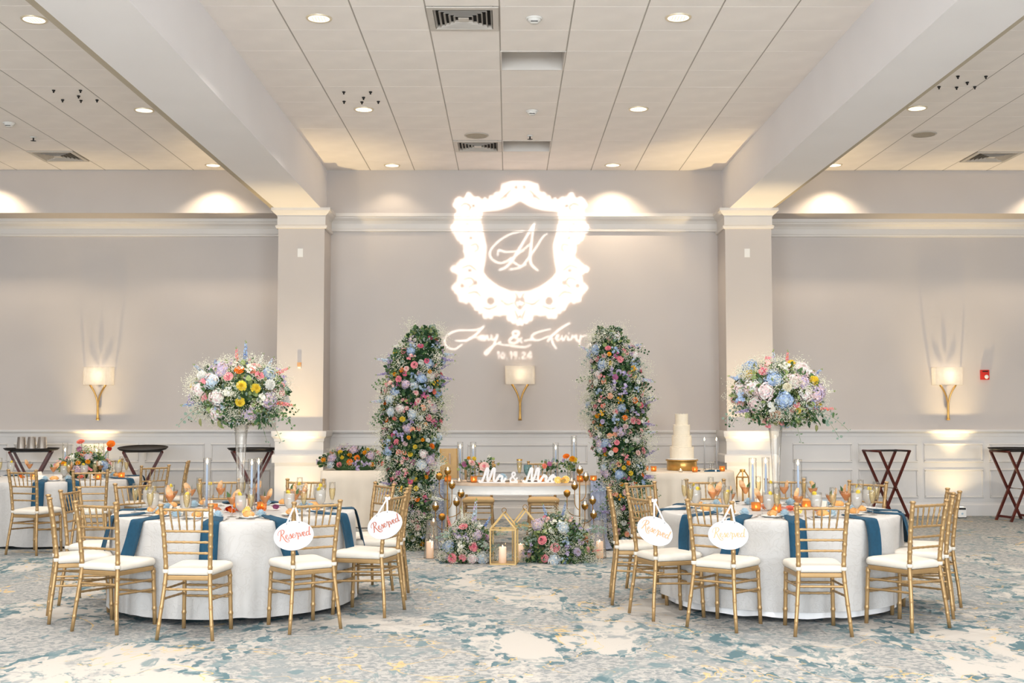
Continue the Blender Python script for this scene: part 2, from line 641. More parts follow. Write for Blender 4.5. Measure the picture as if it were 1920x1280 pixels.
# main tees (their darker tone paints in shadow gaps running towards the back wall)
for bay, (bx, nc) in BAYS.items():
    for i in range(nc + 1):
        x = bx + i * TP
        if x > XR or x < XL:
            continue
        MB().box(x - 0.006, x + 0.006, YN, YB, ZC - 0.002, ZC + 0.03).build('grid_tee', M['grid'], ceiling)

# recessed coffers in the ceiling
for bay, i, k in sorted(RECESS_TILES):
    x = BAYS[bay][0] + i * TP
    y = YB - (k + 1) * TPY
    mb = MB()
    t = 0.012
    for a in ((x, x + t, y, y + TPY), (x + TP - t, x + TP, y, y + TPY), (x + t, x + TP - t, y, y + t), (x + t, x + TP - t, y + TPY - t, y + TPY)):
        mb.box(a[0], a[1], a[2], a[3], ZC - 0.008, ZC + 0.2)
    mb.box(x, x + TP, y, y + TPY, ZC + 0.2, ZC + 0.215)
    mb.build('open_coffer', M['trim'], ceiling)


# beams
for n_, (x0, x1) in enumerate(BEAMS):
    o = MB().box(x0, x1, YN, YB + 0.05, BZ, ZC + 0.25).build('beam', M['beam'])
    if n_ == 0:
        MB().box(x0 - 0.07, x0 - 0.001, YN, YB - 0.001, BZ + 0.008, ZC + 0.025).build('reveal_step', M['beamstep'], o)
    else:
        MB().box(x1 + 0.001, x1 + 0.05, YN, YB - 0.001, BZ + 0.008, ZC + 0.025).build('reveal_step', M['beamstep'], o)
    struct(o, ('left', 'right')[n_] + ' deep boxed ceiling beam running towards the back wall')

# bulkhead along the back wall and its soffit
struct(MB().box(XL, XR, YB, YS + 0.3, 4.235, ZC + 0.25).build('wall_bulkhead', M['wall']), 'plain bulkhead above the crown moulding')
# walls
wall_mid = struct(MB().box(COLS[0][1] - 0.1, COLS[1][0] + 0.1, YW, YS + 0.3, 0, 4.235).build('wall_back', M['wall']), 'greige back wall behind the sweetheart table')
wall_l = struct(MB().box(XL, COLS[0][0] + 0.1, YS, YS + 0.3, 0, 4.235).build('wall_back_left', M['wall']), 'greige wall of the left bay, set back')
wall_r = struct(MB().box(COLS[1][1] - 0.1, XR, YS, YS + 0.3, 0, 4.235).build('wall_back_right', M['wall']), 'greige wall of the right bay, set back')
struct(MB().box(XL - 0.2, XL, YN, YS + 0.3, 0, ZC + 0.25).build('wall_left', M['wall']))
struct(MB().box(XR, XR + 0.2, YN, YS + 0.3, 0, ZC + 0.25).build('wall_right', M['wall']))
mb = MB()
edges_ = [XL]
for wx in WIN_X:
    edges_ += [wx - 2.2, wx + 2.2]
edges_.append(XR)
for a in range(0, len(edges_), 2):
    mb.box(edges_[a], edges_[a + 1], YN - 0.2, YN, 0, ZC + 0.25)
for wx in WIN_X:
    mb.box(wx - 2.2, wx + 2.2, YN - 0.2, YN, 0, 0.7)
    mb.box(wx - 2.2, wx + 2.2, YN - 0.2, YN, 4.4, ZC + 0.25)
struct(mb.build('wall_front', M['wall']))
for n_, wx in enumerate(WIN_X):  # unseen windows, added to carry the frontal fill
    mb = MB()
    for a in (-2.2, -0.75, 0.68, 2.13):
        mb.box(wx + a, wx + a + 0.07, YN - 0.15, YN - 0.05, 0.7, 4.4)
    mb.box(wx - 2.2, wx + 2.2, YN - 0.15, YN - 0.05, 0.7, 0.78)
    mb.box(wx - 2.2, wx + 2.2, YN - 0.15, YN - 0.05, 4.32, 4.4)
    w_ = struct(mb.build('window_%d' % (n_ + 1), M['trim']))
    MB().box(wx - 2.13, wx + 2.13, YN - 0.11, YN - 0.10, 0.78, 4.32).build('pane', M['glass'], w_)


def profile_run(name, prof, x0, x1, ywall, m, parent=None, ends=True):
    """moulding: prof = list of (out, z) from bottom to top, run along x on a wall face"""
    mb = MB()
    rows = [[(x0, ywall - o, z) for o, z in prof], [(x1, ywall - o, z) for o, z in prof]]
    n = len(prof)
    vs_ = rows[0] + rows[1]
    fs = [(i, n + i, n + i + 1, i + 1) for i in range(n - 1)]
    fs += [tuple(range(n)), tuple(range(2 * n - 1, n - 1, -1)), (n - 1, 2 * n - 1, n, 0)]
    mb.add(vs_, fs)
    return mb.build(name, m, parent)


CROWN = [(0, 3.99), (0.03, 3.995), (0.035, 4.02), (0.02, 4.03), (0.025, 4.10), (0.05, 4.135), (0.10, 4.165), (0.11, 4.185), (0.13, 4.19), (0.13, 4.235), (0, 4.235)]
RAIL = [(0, 1.12), (0.015, 1.125), (0.02, 1.17), (0.045, 1.185), (0.055, 1.2), (0.055, 1.222), (0, 1.222)]
BASE = [(0, 0.0), (0.025, 0.0), (0.025, 0.15), (0.015, 0.17), (0.012, 0.185), (0, 0.19)]
n_trim = 0
for wall, yw, x0, x1 in ((wall_mid, YW, COLS[0][1], COLS[1][0]), (wall_l, YS, XL, COLS[0][0]), (wall_r, YS, COLS[1][1], XR)):
    n_trim += 1
    struct(profile_run('trim_%d' % n_trim, CROWN, x0, x1, yw, M['trim']), 'crown moulding under the bulkhead')
    n_trim += 1
    struct(profile_run('trim_%d' % n_trim, RAIL, x0, x1, yw, M['wains']), 'chair rail moulding along the wall')
    struct(profile_run('baseboard_%s' % ('middle', 'left', 'right')[n_trim // 2 - 1], BASE, x0, x1, yw, M['wains']), 'painted baseboard')
    # wainscot backing and panels
    MB().box(x0, x1, yw - 0.008, yw, 0.0, 1.13).build('wainscot', M['wains'], wall)
    off = {0: x0 + 0.07, 1: None, 2: None}
    pw, gap = 0.85, 0.09
    if wall is wall_mid:
        pw, gap = 1.66, 0.12
        xs = [x0 + 0.14 + i * (pw + gap) for i in range(3)]
    elif wall is wall_r:
        xs = [COLS[1][1] + 0.5 + i * 0.935 for i in range(8)]
    else:
        xs = [COLS[0][0] - 0.28 - pw - i * 0.935 for i in range(8)]
    for px_ in xs:
        for z0, z1 in ((0.755, 1.03), (0.25, 0.665)):
            mb = MB()
            w_ = 0.028
            d_ = 0.018
            q = [(px_, px_ + pw, z0, z0 + w_), (px_, px_ + pw, z1 - w_, z1), (px_, px_ + w_, z0 + w_, z1 - w_), (px_ + pw - w_, px_ + pw, z0 + w_, z1 - w_)]
            for a0, a1, b0, b1 in q:
                y_ = yw - 0.008
                mb.add([(a0, y_, b0), (a1, y_, b0), (a1, y_, b1), (a0, y_, b1), (a0 + 0.008, y_ - d_, b0 + 0.008), (a1 - 0.008, y_ - d_, b0 + 0.008), (a1 - 0.008, y_ - d_, b1 - 0.008), (a0 + 0.008, y_ - d_, b1 - 0.008)],
                       [(0, 1, 5, 4), (1, 2, 6, 5), (2, 3, 7, 6), (3, 0, 4, 7), (4, 5, 6, 7)])
            mb.build('panel_moulding', M['wains'], wall)

# columns
YCF = 15.75


def ring_profile(prof, x0, x1, yf, yb):
    """moulding wrapped round three sides of a column: prof (out, z)"""
    mb = MB()
    rows = []
    for o, z in prof:
        rows.append([(x0 - o, yb, z), (x0 - o, yf - o, z), (x1 + o, yf - o, z), (x1 + o, yb, z)])
    mb.grid(rows, smooth=False)
    return mb


for n_, (x0, x1) in enumerate(COLS):
    sd = ('left', 'right')[n_]
    col = struct(MB().box(x0, x1, YCF, YS + 0.2, 0, BZ).build('column', M['wall']), sd + ' square column carrying the ceiling beam')
    ring_profile([(0, 3.945), (0.025, 3.95), (0.035, 3.975), (0.035, 3.985), (0.012, 4.0), (0.012, 4.11), (0.025, 4.13), (0.05, 4.15), (0.075, 4.18), (0.085, 4.185), (0.085, BZ + 0.004), (0, BZ + 0.004)], x0, x1, YCF, YS).build('capital', M['trim'], col)
    ring_profile([(0, 1.08), (0.02, 1.085), (0.025, 1.12), (0.05, 1.15), (0.055, 1.195), (0.055, 1.222), (0, 1.224)], x0, x1, YCF, YS).build('chair_rail', M['wains'], col)
    ring_profile([(0, 0.80), (0.045, 0.80), (0.045, 0.895), (0.03, 0.91), (0, 0.915)], x0, x1, YCF, YS).build('dado_band', M['wains'], col)
    ring_profile([(0.03, 0), (0.03, 0.2), (0.02, 0.215), (0, 0.22)], x0, x1, YCF, YS).build('plinth', M['wains'], col)
    ring_profile([(0.012, 0.0), (0.012, 1.09)], x0, x1, YCF, YS).build('wainscot', M['wains'], col)


# ---------------------------------------------------------------- ceiling fittings
def downlight(x, y, label, energy, lit=True):
    t = thing('recessed_downlight', label, 'ceiling light', (x, y, ZC - 0.006), 0, 'recessed ceiling lights')
    MB().lathe([(0.09, -0.004), (0.108, -0.008), (0.112, -0.004), (0.112, 0.004)], 24).build('trim_ring', M['canrefl'], t)
    MB().lathe([(0.091, -0.0045), (0.001, -0.0035)], 24).build('lens', M['lampglow'], t)
    for k in range(5):
        MB().box(-0.05 + k * 0.025 - 0.002, -0.05 + k * 0.025 + 0.002, -0.06, 0.06, -0.006, -0.003).build('reflector_fin', M['canrefl'], t)
    return t


DL = []
# unseen extra downlights, added so floor bounce brightens the ceiling
for x in (-4.05, -1.6, 1.45, 4.47):
    for y in (3.8, 0.8, -2.2):
        light('downlight_beam', 'SPOT', (x, y, ZC - 0.03), 460, (1.0, 0.94, 0.87), target=(x, y, 0), spot_size=radians(110), spot_blend=0.8, shadow_soft_size=0.06)
for x, y, lab in ((-4.05, 9.87, 'round recessed downlight nearest the top left corner of the photo'), (-4.05, 12.91, 'round recessed downlight in the left bay, middle of its row'),
                  (-4.02, 15.86, 'round recessed downlight in the left bay, close to the bulkhead'), (-1.61, 9.83, 'round recessed downlight left of the big square vent'),
                  (-1.60, 12.87, 'round recessed downlight below the cluster of ceiling clips, middle bay'), (-1.58, 15.86, 'dim round recessed downlight close to the bulkhead, left of the crest'),
                  (1.45, 9.80, 'round recessed downlight in the middle bay, right of the big square vent'), (1.45, 12.84, 'round recessed downlight in the middle bay, second right one'),
                  (1.43, 15.83, 'round recessed downlight close to the bulkhead, right of the crest'), (4.53, 12.80, 'round recessed downlight in the right bay beside the beam'),
                  (4.45, 15.82, 'round recessed downlight in the right bay, close to the bulkhead')):
    t = downlight(x, y, lab, 1)
    DL.append((x, y))
for x in (-7.1, -4.05, -1.6, 1.45, 4.47, 7.5):
    for y in (15.84, 12.85, 9.82, 6.8):
        wallrow = y > 15
        dim = wallrow and abs(x + 1.6) < 0.1
        e = (14 if dim else 70) if wallrow else 195
        light('downlight_beam', 'SPOT', (x, y, ZC - 0.03), e, WARM if wallrow else (1.0, 0.92, 0.82), target=(x, y, 0), spot_size=radians(112 if wallrow else 125), spot_blend=0.5 if wallrow else 0.8, shadow_soft_size=0.06)


def vent(x, y, label, s=0.6):
    t = thing('ceiling_vent', label, 'vent', (x, y, ZC - 0.004), 0, 'square ceiling air vents')
    h = s / 2

    def sq(mb, r0, z0, r1, z1):
        a = [(-r0, -r0, z0), (r0, -r0, z0), (r0, r0, z0), (-r0, r0, z0)]
        b = [(-r1, -r1, z1), (r1, -r1, z1), (r1, r1, z1), (-r1, r1, z1)]
        mb.add(a + b, [(0, 1, 5, 4), (1, 2, 6, 5), (2, 3, 7, 6), (3, 0, 4, 7)])
    mb = MB()
    sq(mb, h, 0.0, h, -0.012)
    sq(mb, h, -0.012, h - 0.05, -0.012)
    sq(mb, h - 0.05, -0.012, h - 0.055, 0.03)
    mb.build('frame', M['ventw'], t)
    MB().box(-h + 0.04, h - 0.04, -h + 0.04, h - 0.04, 0.028, 0.032).build('duct_void', M['dark'], t)  # flat dark plate painted as the shade inside the duct
    for k in range(5):
        r = h - 0.055 - k * 0.04
        mb = MB()
        sq(mb, r, -0.012, r - 0.012, 0.012)
        sq(mb, r - 0.003, -0.012, r - 0.015, 0.012)
        mb.build('louver', M['ventw'], t)
    mb = MB()
    r = h - 0.055 - 5 * 0.04
    mb.box(-r, r, -r, r, -0.012, -0.006)
    mb.build('core_plate', M['ventw'], t)


for (bay, i, k), lab in ((('mid', 3, 10), 'large louvred square ceiling vent at the top middle'), (('mid', 3, 2), 'louvred square ceiling vent above the projected crest'),
                         (('left', 7, 1), 'louvred square ceiling vent in the left bay'), (('right', 4, 1), 'louvred square ceiling vent in the right bay')):
    vent(BAYS[bay][0] + (i + 0.5) * TP, YB - (k + 0.5) * TPY, lab)


def ceil_small(name, label, cat, px, py, builder, group=None):
    # px,py are metres on the ceiling
    t = thing(name, label, cat, (px, py, ZC - 0.006), 0, group)
    builder(t)
    return t


def smoke(t):
    MB().lathe([(0.001, -0.045), (0.035, -0.045), (0.042, -0.03), (0.055, -0.025), (0.058, 0.0)], 20).build('sensor_head', M['white'], t)
    MB().lathe([(0.06, -0.012), (0.07, -0.01), (0.072, 0.0)], 20).build('mount_ring', M['white'], t)
    MB().box(-0.03, 0.03, -0.0405, -0.0355, -0.040, -0.034).build('vent_slot', M['black'], t)


def sprinkler(t):
    MB().lathe([(0.001, -0.012), (0.035, -0.01), (0.038, 0.0)], 16).build('escutcheon', M['white'], t)
    mb = MB()
    mb.tube([(0, 0, -0.01), (0, 0, -0.045)], 0.009, 8)
    mb.lathe([(0.001, -0.05), (0.035, -0.048), (0.001, -0.045)], 12)
    mb.build('spray_head', M['black'], t)


def speaker(t):
    mb = MB()
    mb.lathe([(0.001, -0.004), (0.12, -0.004), (0.132, -0.006), (0.14, 0.0)], 28)
    mb.build('grille', mat('speaker_grille', (182, 172, 156), 0.8, var=0.1, vscale=120, bump=0.4, bscale=260), t)
    MB().lathe([(0.138, -0.008), (0.148, -0.004), (0.15, 0.0)], 28).build('rim', M['ventw'], t)


def clips(t):
    for a, b in ((-0.17, 0.22), (0.02, 0.24), (0.2, 0.22), (0.06, 0.06), (-0.12, -0.16), (0.16, -0.16)):
        mb = MB()
        mb.lathe([(0.001, -0.03), (0.008, -0.028), (0.009, -0.012), (0.016, -0.01), (0.018, 0.0)], 8, (a, b, 0))
        mb.build('clip', M['black'], t)


ceil_small('smoke_detector', 'flat white smoke detector near the top edge, right of the big vent', 'smoke detector', 0.225, 9.82, smoke)
ceil_small('smoke_detector', 'white smoke detector with dark slot in the middle bay', 'smoke detector', 0.27, 12.93, smoke)
ceil_small('smoke_detector', 'white smoke detector in the left bay at the photo edge', 'smoke detector', -5.80, 13.5, smoke)
ceil_small('fire_sprinkler', 'small fire sprinkler head in the middle bay', 'sprinkler', 0.27, 14.1, sprinkler)
ceil_small('fire_sprinkler', 'small fire sprinkler head in the left bay', 'sprinkler', -5.8, 14.2, sprinkler)
ceil_small('ceiling_speaker', 'round beige ceiling speaker in front of the vent above the crest', 'speaker', -0.38, 14.1, speaker)
ceil_small('ceiling_speaker', 'round beige ceiling speaker in the right bay', 'speaker', 5.04, 14.02, speaker)
ceil_small('ceiling_clip_set', 'scatter of six small black clips on the left bay ceiling', 'ceiling clips', -4.62, 12.25, clips)
ceil_small('ceiling_clip_set', 'scatter of small black clips above a downlight in the middle bay', 'ceiling clips', -1.60, 12.3, clips)
ceil_small('ceiling_clip_set', 'scatter of small black clips on the right bay ceiling', 'ceiling clips', 4.62, 11.7, clips)


# ---------------------------------------------------------------- wall fittings
def sconce(x, y, label, energy):
    t = thing('wall_sconce', label, 'wall lamp', (x, y, 1.36), 0, 'gilded wall sconces')
    # coordinates: y negative = out of the wall
    mb = MB()
    for s in (-1, 1):
        pts, rad = [], []
        for i in range(17):
            u = i / 16
            sp = 0.006 + max(0, u - 0.42) ** 2 * 0.32
            pts.append((s * sp, -0.06 - 0.02 * u, u * 0.5))
            rad.append(0.011 + 0.010 * max(0, 0.1 - u) / 0.1 + 0.007 * max(0, u - 0.5))
        mb.tube(pts, rad, 8)
    mb.build('arms', M['goldleaf'], t)
    MB().box(-0.035, 0.035, -0.02, 0, 0.51, 0.62).build('back_plate', M['goldleaf'], t)
    w, d, z0, z1 = 0.205, 0.15, 0.497, 0.752
    mb = MB()
    pts = []
    for i in range(13):
        a = pi * i / 12
        pts.append((-w * cos(a) if i in (0, 12) else -w * (abs(cos(a)) ** 0.25) * (1 if cos(a) > 0 else -1), -d * (sin(a) ** 0.35 if 0 < i < 12 else 0)))
    mb.grid([[(px_, py_, z0) for px_, py_ in pts], [(px_, py_, z1) for px_, py_ in pts]], smooth=False)
    sh = mb.build('lamp_shade', M['shade'], t)
    for z in (z0, z1 - 0.006):
        mb = MB()
        mb.grid([[(px_ * 1.006, py_ * 1.006, z) for px_, py_ in pts], [(px_ * 1.006, py_ * 1.006, z + 0.006) for px_, py_ in pts]], smooth=False)
        mb.build('shade_edging', M['shade'], sh)
    MB().ball((0, -0.075, 0.63), 0.028, 10, 6).build('bulb', M['bulb'], t)
    light('sconce_glow', 'POINT', (x, y - 0.075, 1.36 + 0.63), energy * 1.5, (1, 0.86, 0.66), shadow_soft_size=0.03)


sconce(0.17, YW, 'gilded forked wall sconce with square shade, below the projected crest', 1.6)
sconce(-5.83, YS, 'gilded forked wall sconce with square shade on the left bay wall', 2.2)
sconce(6.28, YS, 'gilded forked wall sconce with square shade beside the red alarm', 2.6)

t = thing('fire_alarm', 'red fire alarm strobe box on the right bay wall', 'fire alarm', (6.83, YS, 2.0))
MB().box(-0.058, 0.058, -0.045, 0, -0.065, 0.075).build('housing', M['red'], t)
mb = MB()
mb.lathe([(0.001, -0.0), (0.026, -0.002), (0.03, 0.012)], 14, (0, 0, 0))
o = mb.build('strobe_lens', M['white'], t, (0.016, -0.06, -0.025), (-pi / 2, 0, 0))
MB().box(-0.04, 0.04, -0.047, -0.044, 0.045, 0.06).build('sounder_slot', M['dark'], t)

for x, sd in ((-2.80, 'left'), (3.235, 'right')):
    t = thing('wall_plate', 'small white blank wall plate high on the %s column' % sd, 'wall plate', (x, YCF, 3.62), 0, 'plates on the columns')
    mb = MB()
    mb.box(-0.036, 0.036, -0.006, 0, -0.058, 0.058)
    mb.build('cover', M['white'], t)
    MB().box(-0.014, 0.014, -0.012, -0.005, -0.035, 0.035).build('insert', M['white'], t)
t = thing('wall_plate', 'small tan fitting low on the left column', 'wall fitting', (-2.795, YCF, 2.11))
MB().box(-0.025, 0.025, -0.03, 0, -0.03, 0.03).build('body', M['peach'], t)  # peach colour carries the warm light that strikes it from below
MB().box(-0.02, 0.02, -0.026, 0, -0.05, -0.03).build('lip', M['white'], t)

# ---------------------------------------------------------------- floor uplights
def uplight(x, y, label, tilt, energy):
    t = thing('floor_uplight', label, 'uplight', (x, y, 0), 0, 'battery uplights washing the walls')
    MB().box(-0.055, 0.055, -0.055, 0.055, 0.012, 0.15).build('housing', M['white'], t)
    for s in (-1, 1):
        MB().box(s * 0.05 - 0.012, s * 0.05 + 0.012, -0.05, 0.05, 0, 0.014).build('foot', M['black'], t)
    MB().box(-0.05, 0.05, -0.056, -0.054, 0.115, 0.142).build('display', M['black'], t)
    MB().lathe([(0.04, 0.15), (0.04, 0.153), (0.001, 0.153)], 14).build('lens', M['lampglow'], t)
    MB().lathe([(0.016, 0.0), (0.001, 0.002)], 12).build('badge', M['blue'], t, (0.0, -0.0555, 0.06), (pi / 2, 0, 0))
    light('uplight_flood', 'SPOT', (x, y, 0.17), energy * 0.11, UP, target=(x, y + tilt, 4.2), spot_size=radians(140), spot_blend=1.0, shadow_soft_size=0.03)
    light('uplight_beam', 'SPOT', (x, y, 0.17), energy * 1.7, UP, target=(x, y + 0.06, 4.2), spot_size=radians(50), spot_blend=1.0, shadow_soft_size=0.03)


uplight(-2.79, YCF - 0.36, 'small white battery uplight at the foot of the left column', 0.2, 170)
uplight(3.25, YCF - 0.36, 'small white battery uplight at the foot of the right column', 0.2, 200)
uplight(-5.85, YS - 0.32, 'small white battery uplight at the left bay wall', 0.2, 105)
uplight(6.33, YS - 0.32, 'small white battery uplight on the floor below the right bay sconce', 0.2, 140)

# ================================================================ chairs
def node_tube(mb, a, b, r, nodes, seg=8, amp=0.17, bend=None):
    """bamboo turned rod: ring-shaped swellings at the given fractions"""
    a, b = Vector(a), Vector(b)
    ts = {0.0, 1.0}
    Ln = (b - a).length
    e = 0.006 / max(Ln, 0.01)
    for n in nodes:
        for d in (-3.4 * e, -2 * e, -e, e, 2 * e, 3.4 * e):
            ts.add(min(1, max(0, n + d)))
    ts = sorted(ts)
    pts, rr = [], []
    for t_ in ts:
        p = a.lerp(b, t_)
        k = 1.0
        for n in nodes:
            if abs(t_ - n) <= 1.2 * e:
                k = 1 + amp
        pts.append(p)
        rr.append(r * k)
    mb.tube(pts, rr, seg)
    return mb


def poly_post(mb, pts, r0, seg=8, nodes=()):
    """rear post through several points with bamboo rings at given heights"""
    zs = [p[2] for p in pts]

    def at_z(z):
        for p, q in zip(pts, pts[1:]):
            if p[2] <= z <= q[2]:
                u = (z - p[2]) / (q[2] - p[2])
                return tuple(p[i] + (q[i] - p[i]) * u for i in range(3)), u
        return pts[-1], 1
    samples = set(zs)
    for n in nodes:
        samples.update((n - 0.018, n - 0.010, n - 0.005, n + 0.005, n + 0.010, n + 0.018))
    samples = sorted(s_ for s_ in samples if zs[0] <= s_ <= zs[-1])
    path, rad = [], []
    for z in samples:
        p, _ = at_z(z)
        k = 1.0
        for n in nodes:
            if abs(z - n) < 0.008:
                k = 1.13
        path.append(p)
        rad.append((r0 + 0.003 * min(1, z / 0.5) if True else r0) * k)
    mb.tube(path, rad, seg)
    return mb


def make_chair(name, cushion, label):
    t = thing(name, label, 'chair')
    g_ = M['gold']
    for s in (-1, 1):
        pts = [(s * 0.188, -0.225, 0), (s * 0.172, -0.212, 0.16), (s * 0.155, -0.190, 0.34), (s * 0.150, -0.182, 0.42), (s * 0.151, -0.185, 0.50), (s * 0.160, -0.207, 0.70), (s * 0.170, -0.238, 0.872)]
        mb = MB()
        poly_post(mb, pts, 0.0125, 8, (0.10, 0.21, 0.36, 0.47, 0.535, 0.605, 0.68, 0.755, 0.82))
        p = pts[-1]
        mb.lathe([(0.012, -0.004), (0.0195, 0.0), (0.0205, 0.006), (0.017, 0.013), (0.001, 0.016)], 8, p)
        mb.build('leg', g_, t)
        mb = MB()
        node_tube(mb, (s * 0.168, 0.198, 0), (s * 0.160, 0.180, 0.395), 0.0145, (0.28, 0.62, 0.93), 8, 0.2)
        mb.build('leg', g_, t)

    def post_at(z):
        tb = [(0.188, -0.225, 0), (0.172, -0.212, 0.16), (0.155, -0.190, 0.34), (0.150, -0.182, 0.42), (0.151, -0.185, 0.50), (0.160, -0.207, 0.70), (0.170, -0.238, 0.872)]
        for p, q in zip(tb, tb[1:]):
            if p[2] <= z <= q[2]:
                u = (z - p[2]) / (q[2] - p[2])
                return p[0] + (q[0] - p[0]) * u, p[1] + (q[1] - p[1]) * u
    for z, r in ((0.848, 0.0095), (0.706, 0.0082), (0.634, 0.008), (0.562, 0.008)):
        x, y = post_at(z)
        mb = MB()
        node_tube(mb, (-x, y, z), (x, y, z), r, (0.1, 0.26, 0.42, 0.58, 0.74, 0.9), 7)
        mb.build('crossbar', g_, t)
    xa, ya = post_at(0.706)
    xb, yb = post_at(0.848)
    for k in range(5):
        u = (k - 2) / 2
        mb = MB()
        node_tube(mb, (u * 0.098, ya, 0.712), (u * 0.112, yb, 0.842), 0.0056, (0.2, 0.5, 0.8), 6, 0.25)
        mb.build('spindle', g_, t)
    # seat frame: rounded trapezoid ring
    outer = []
    for cx, cy, r, a0 in ((0.182, 0.192, 0.05, 0), (-0.182, 0.192, 0.05, 90), (-0.160, -0.188, 0.03, 180), (0.160, -0.188, 0.03, 270)):
        for j in range(5):
            a = radians(a0 + 90 * j / 4)
            sx, sy = (1 if cx > 0 else -1), (1 if cy > 0 else -1)
            outer.append((cx - sx * r + r * cos(a), cy - sy * r + r * sin(a)))
    inner = [(x * 0.84, y * 0.84) for x, y in outer]
    mb = MB()
    rows = [[(x, y, 0.385) for x, y in inner], [(x * 0.985, y * 0.985, 0.383) for x, y in outer], [(x, y, 0.39) for x, y in outer], [(x, y, 0.408) for x, y in outer], [(x * 0.985, y * 0.985, 0.414) for x, y in outer], [(x, y, 0.414) for x, y in inner], [(x, y, 0.385) for x, y in inner]]
    mb.grid(rows, 0, False, True)
    mb.build('seat_frame', g_, t)
    # stretchers
    for z0, z1 in ((0.325, 0.315), (0.262, 0.245)):
        for s in (-1, 1):
            x, y = post_at(z0)
            mb = MB()
            node_tube(mb, (s * x, y, z0), (s * 0.163, 0.187, z1), 0.008, (0.12, 0.3, 0.5, 0.7, 0.88), 6)
            mb.build('stretcher', g_, t)
    for z, yy, xx in ((0.325, post_at(0.325)[1], post_at(0.325)[0]), (0.30, 0.184, 0.162), (0.225, 0.188, 0.164)):
        mb = MB()
        node_tube(mb, (-xx, yy, z), (xx, yy, z), 0.0085, (0.12, 0.3, 0.5, 0.7, 0.88), 6)
        mb.build('stretcher', g_, t)
    # cushion
    rows = []
    for z, k in ((0.415, 0.90), (0.417, 0.985), (0.43, 1.02), (0.445, 1.015), (0.458, 0.97), (0.466, 0.85), (0.470, 0.55), (0.472, 0.0008)):
        row = []
        for x, y in outer:
            X, Y = x * 1.02 * k, (y * 1.0 + 0.004) * k
            zz = z + 0.006 * max(0, (Y + 0.05)) / 0.2 * (1 if z > 0.44 else 0)
            row.append((X, Y, zz))
        rows.append(row)
    mb = MB()
    mb.grid(rows, 0, True, True)
    cu = mb.build('cushion', cushion, t)
    for s in (-1, 1):
        x, y = post_at(0.443)
        mb = MB()
        mb.lathe([(0.0185, 0.431), (0.0205, 0.433), (0.0205, 0.453), (0.0185, 0.455)], 10, (s * x, y, 0))
        mb.build('strap', cushion, cu)
    return t


LT = (-2.12, 9.21)
RT = (2.13, 9.28)
BT = (-5.2, 13.72)
CH = [
    # x, y, facing dx, dy, label, group
    (-2.09, 8.00, 0.10, 1.0, 'gold chair with its back to the camera, front middle of the left round table', 'L'),
    (-2.71, 8.24, 0.36, 0.93, 'gold chair turned three-quarters at the left front of the left round table', 'L'),
    (-1.43, 8.27, -0.55, 0.84, 'gold chair with a level Reserved sign at the left round table', 'L'),
    (-1.05, 8.85, -0.95, 0.30, 'gold chair with a tilted Reserved sign on the right of the left round table', 'L'),
    (-1.04, 9.58, -1.0, -0.02, 'gold chair seen edge-on directly behind the tilted Reserved sign, left table', 'L'),
    (-1.25, 9.93, -0.84, -0.55, 'gold chair beyond the tilted Reserved sign, in front of the pale draped table', 'L'),
    (-1.86, 10.42, -0.15, -1.0, 'gold chair behind the left table, in front of the lit column', 'L'),
    (-2.57, 10.40, 0.12, -1.0, 'gold chair behind the glass vase of the left round table', 'L'),
    (-3.02, 9.95, 0.78, -0.62, 'gold chair at the far left of the left round table, seat facing the camera', 'L'),
    (-3.22, 9.32, 1.0, -0.06, 'gold chair between the edge-on chair and the far-left table', 'L'),
    (-3.09, 8.62, 0.92, 0.385, 'gold chair seen edge-on at the left end of the left round table', 'L'),
    (2.105, 8.11, 0.03, 1.0, 'gold chair with its back to the camera, front middle of the right round table', 'R'),
    (1.53, 8.31, 0.6, 0.8, 'gold chair carrying the level Reserved sign at the right round table', 'R'),
    (1.18, 8.71, 0.93, 0.36, 'gold chair carrying the slanting Reserved sign at the right round table', 'R'),
    (1.04, 9.33, 1.0, -0.05, 'gold chair seen edge-on at the left end of the right round table', 'R'),
    (1.29, 9.95, 0.62, -0.78, 'gold chair behind the slanting Reserved sign, facing the camera', 'R'),
    (1.79, 10.36, 0.06, -1.0, 'gold chair behind the right table, in front of the cake table', 'R'),
    (2.50, 10.44, -0.05, -1.0, 'gold chair behind the glass vase of the right round table', 'R'),
    (2.99, 10.12, -0.66, -0.75, 'gold chair behind the right table, in front of the bare tray stand', 'R'),
    (3.25, 9.24, -1.0, 0.10, 'gold chair at the right end of the right round table, farther of the two', 'R'),
    (3.07, 8.80, -0.93, 0.36, 'gold chair seen edge-on at the right end of the right round table', 'R'),
    (2.78, 8.30, -0.50, 0.87, 'gold chair turned three-quarters at the right front of the right round table', 'R'),
    (-4.98, 12.50, 0.28, 0.96, 'gold chair cut by the left edge of the photo, at the far-left table', 'B'),
    (-4.38, 12.47, -0.22, 0.98, 'gold chair with its back to the camera in the middle of the far-left table', 'B'),
    (-4.13, 13.42, -0.72, 0.69, 'gold chair at the right side of the far-left table, below the oval tray', 'B'),
    (-4.10, 14.22, -0.97, -0.2, 'gold chair seen almost edge-on, standing off beside the far-left table', 'B'),
    (-5.10, 14.85, 0.0, -1.0, 'gold chair on the far side of the far-left table, facing the camera', 'B'),
    (-6.35, 14.35, 0.85, -0.5, 'gold chair on the far side of the far-left table at the photo edge', 'B'),
    (-0.345, 14.02, 0.0, -1.0, 'gold chair with beige cushion behind the sweetheart table, groom side on the left', 'S'),
    (0.42, 14.02, 0.0, -1.0, 'gold chair with beige cushion behind the sweetheart table, right one of the pair', 'S'),
]
CH[-2] = CH[-2][:4] + ('gold chair with beige cushion behind the sweetheart table, left one of the pair', 'S')
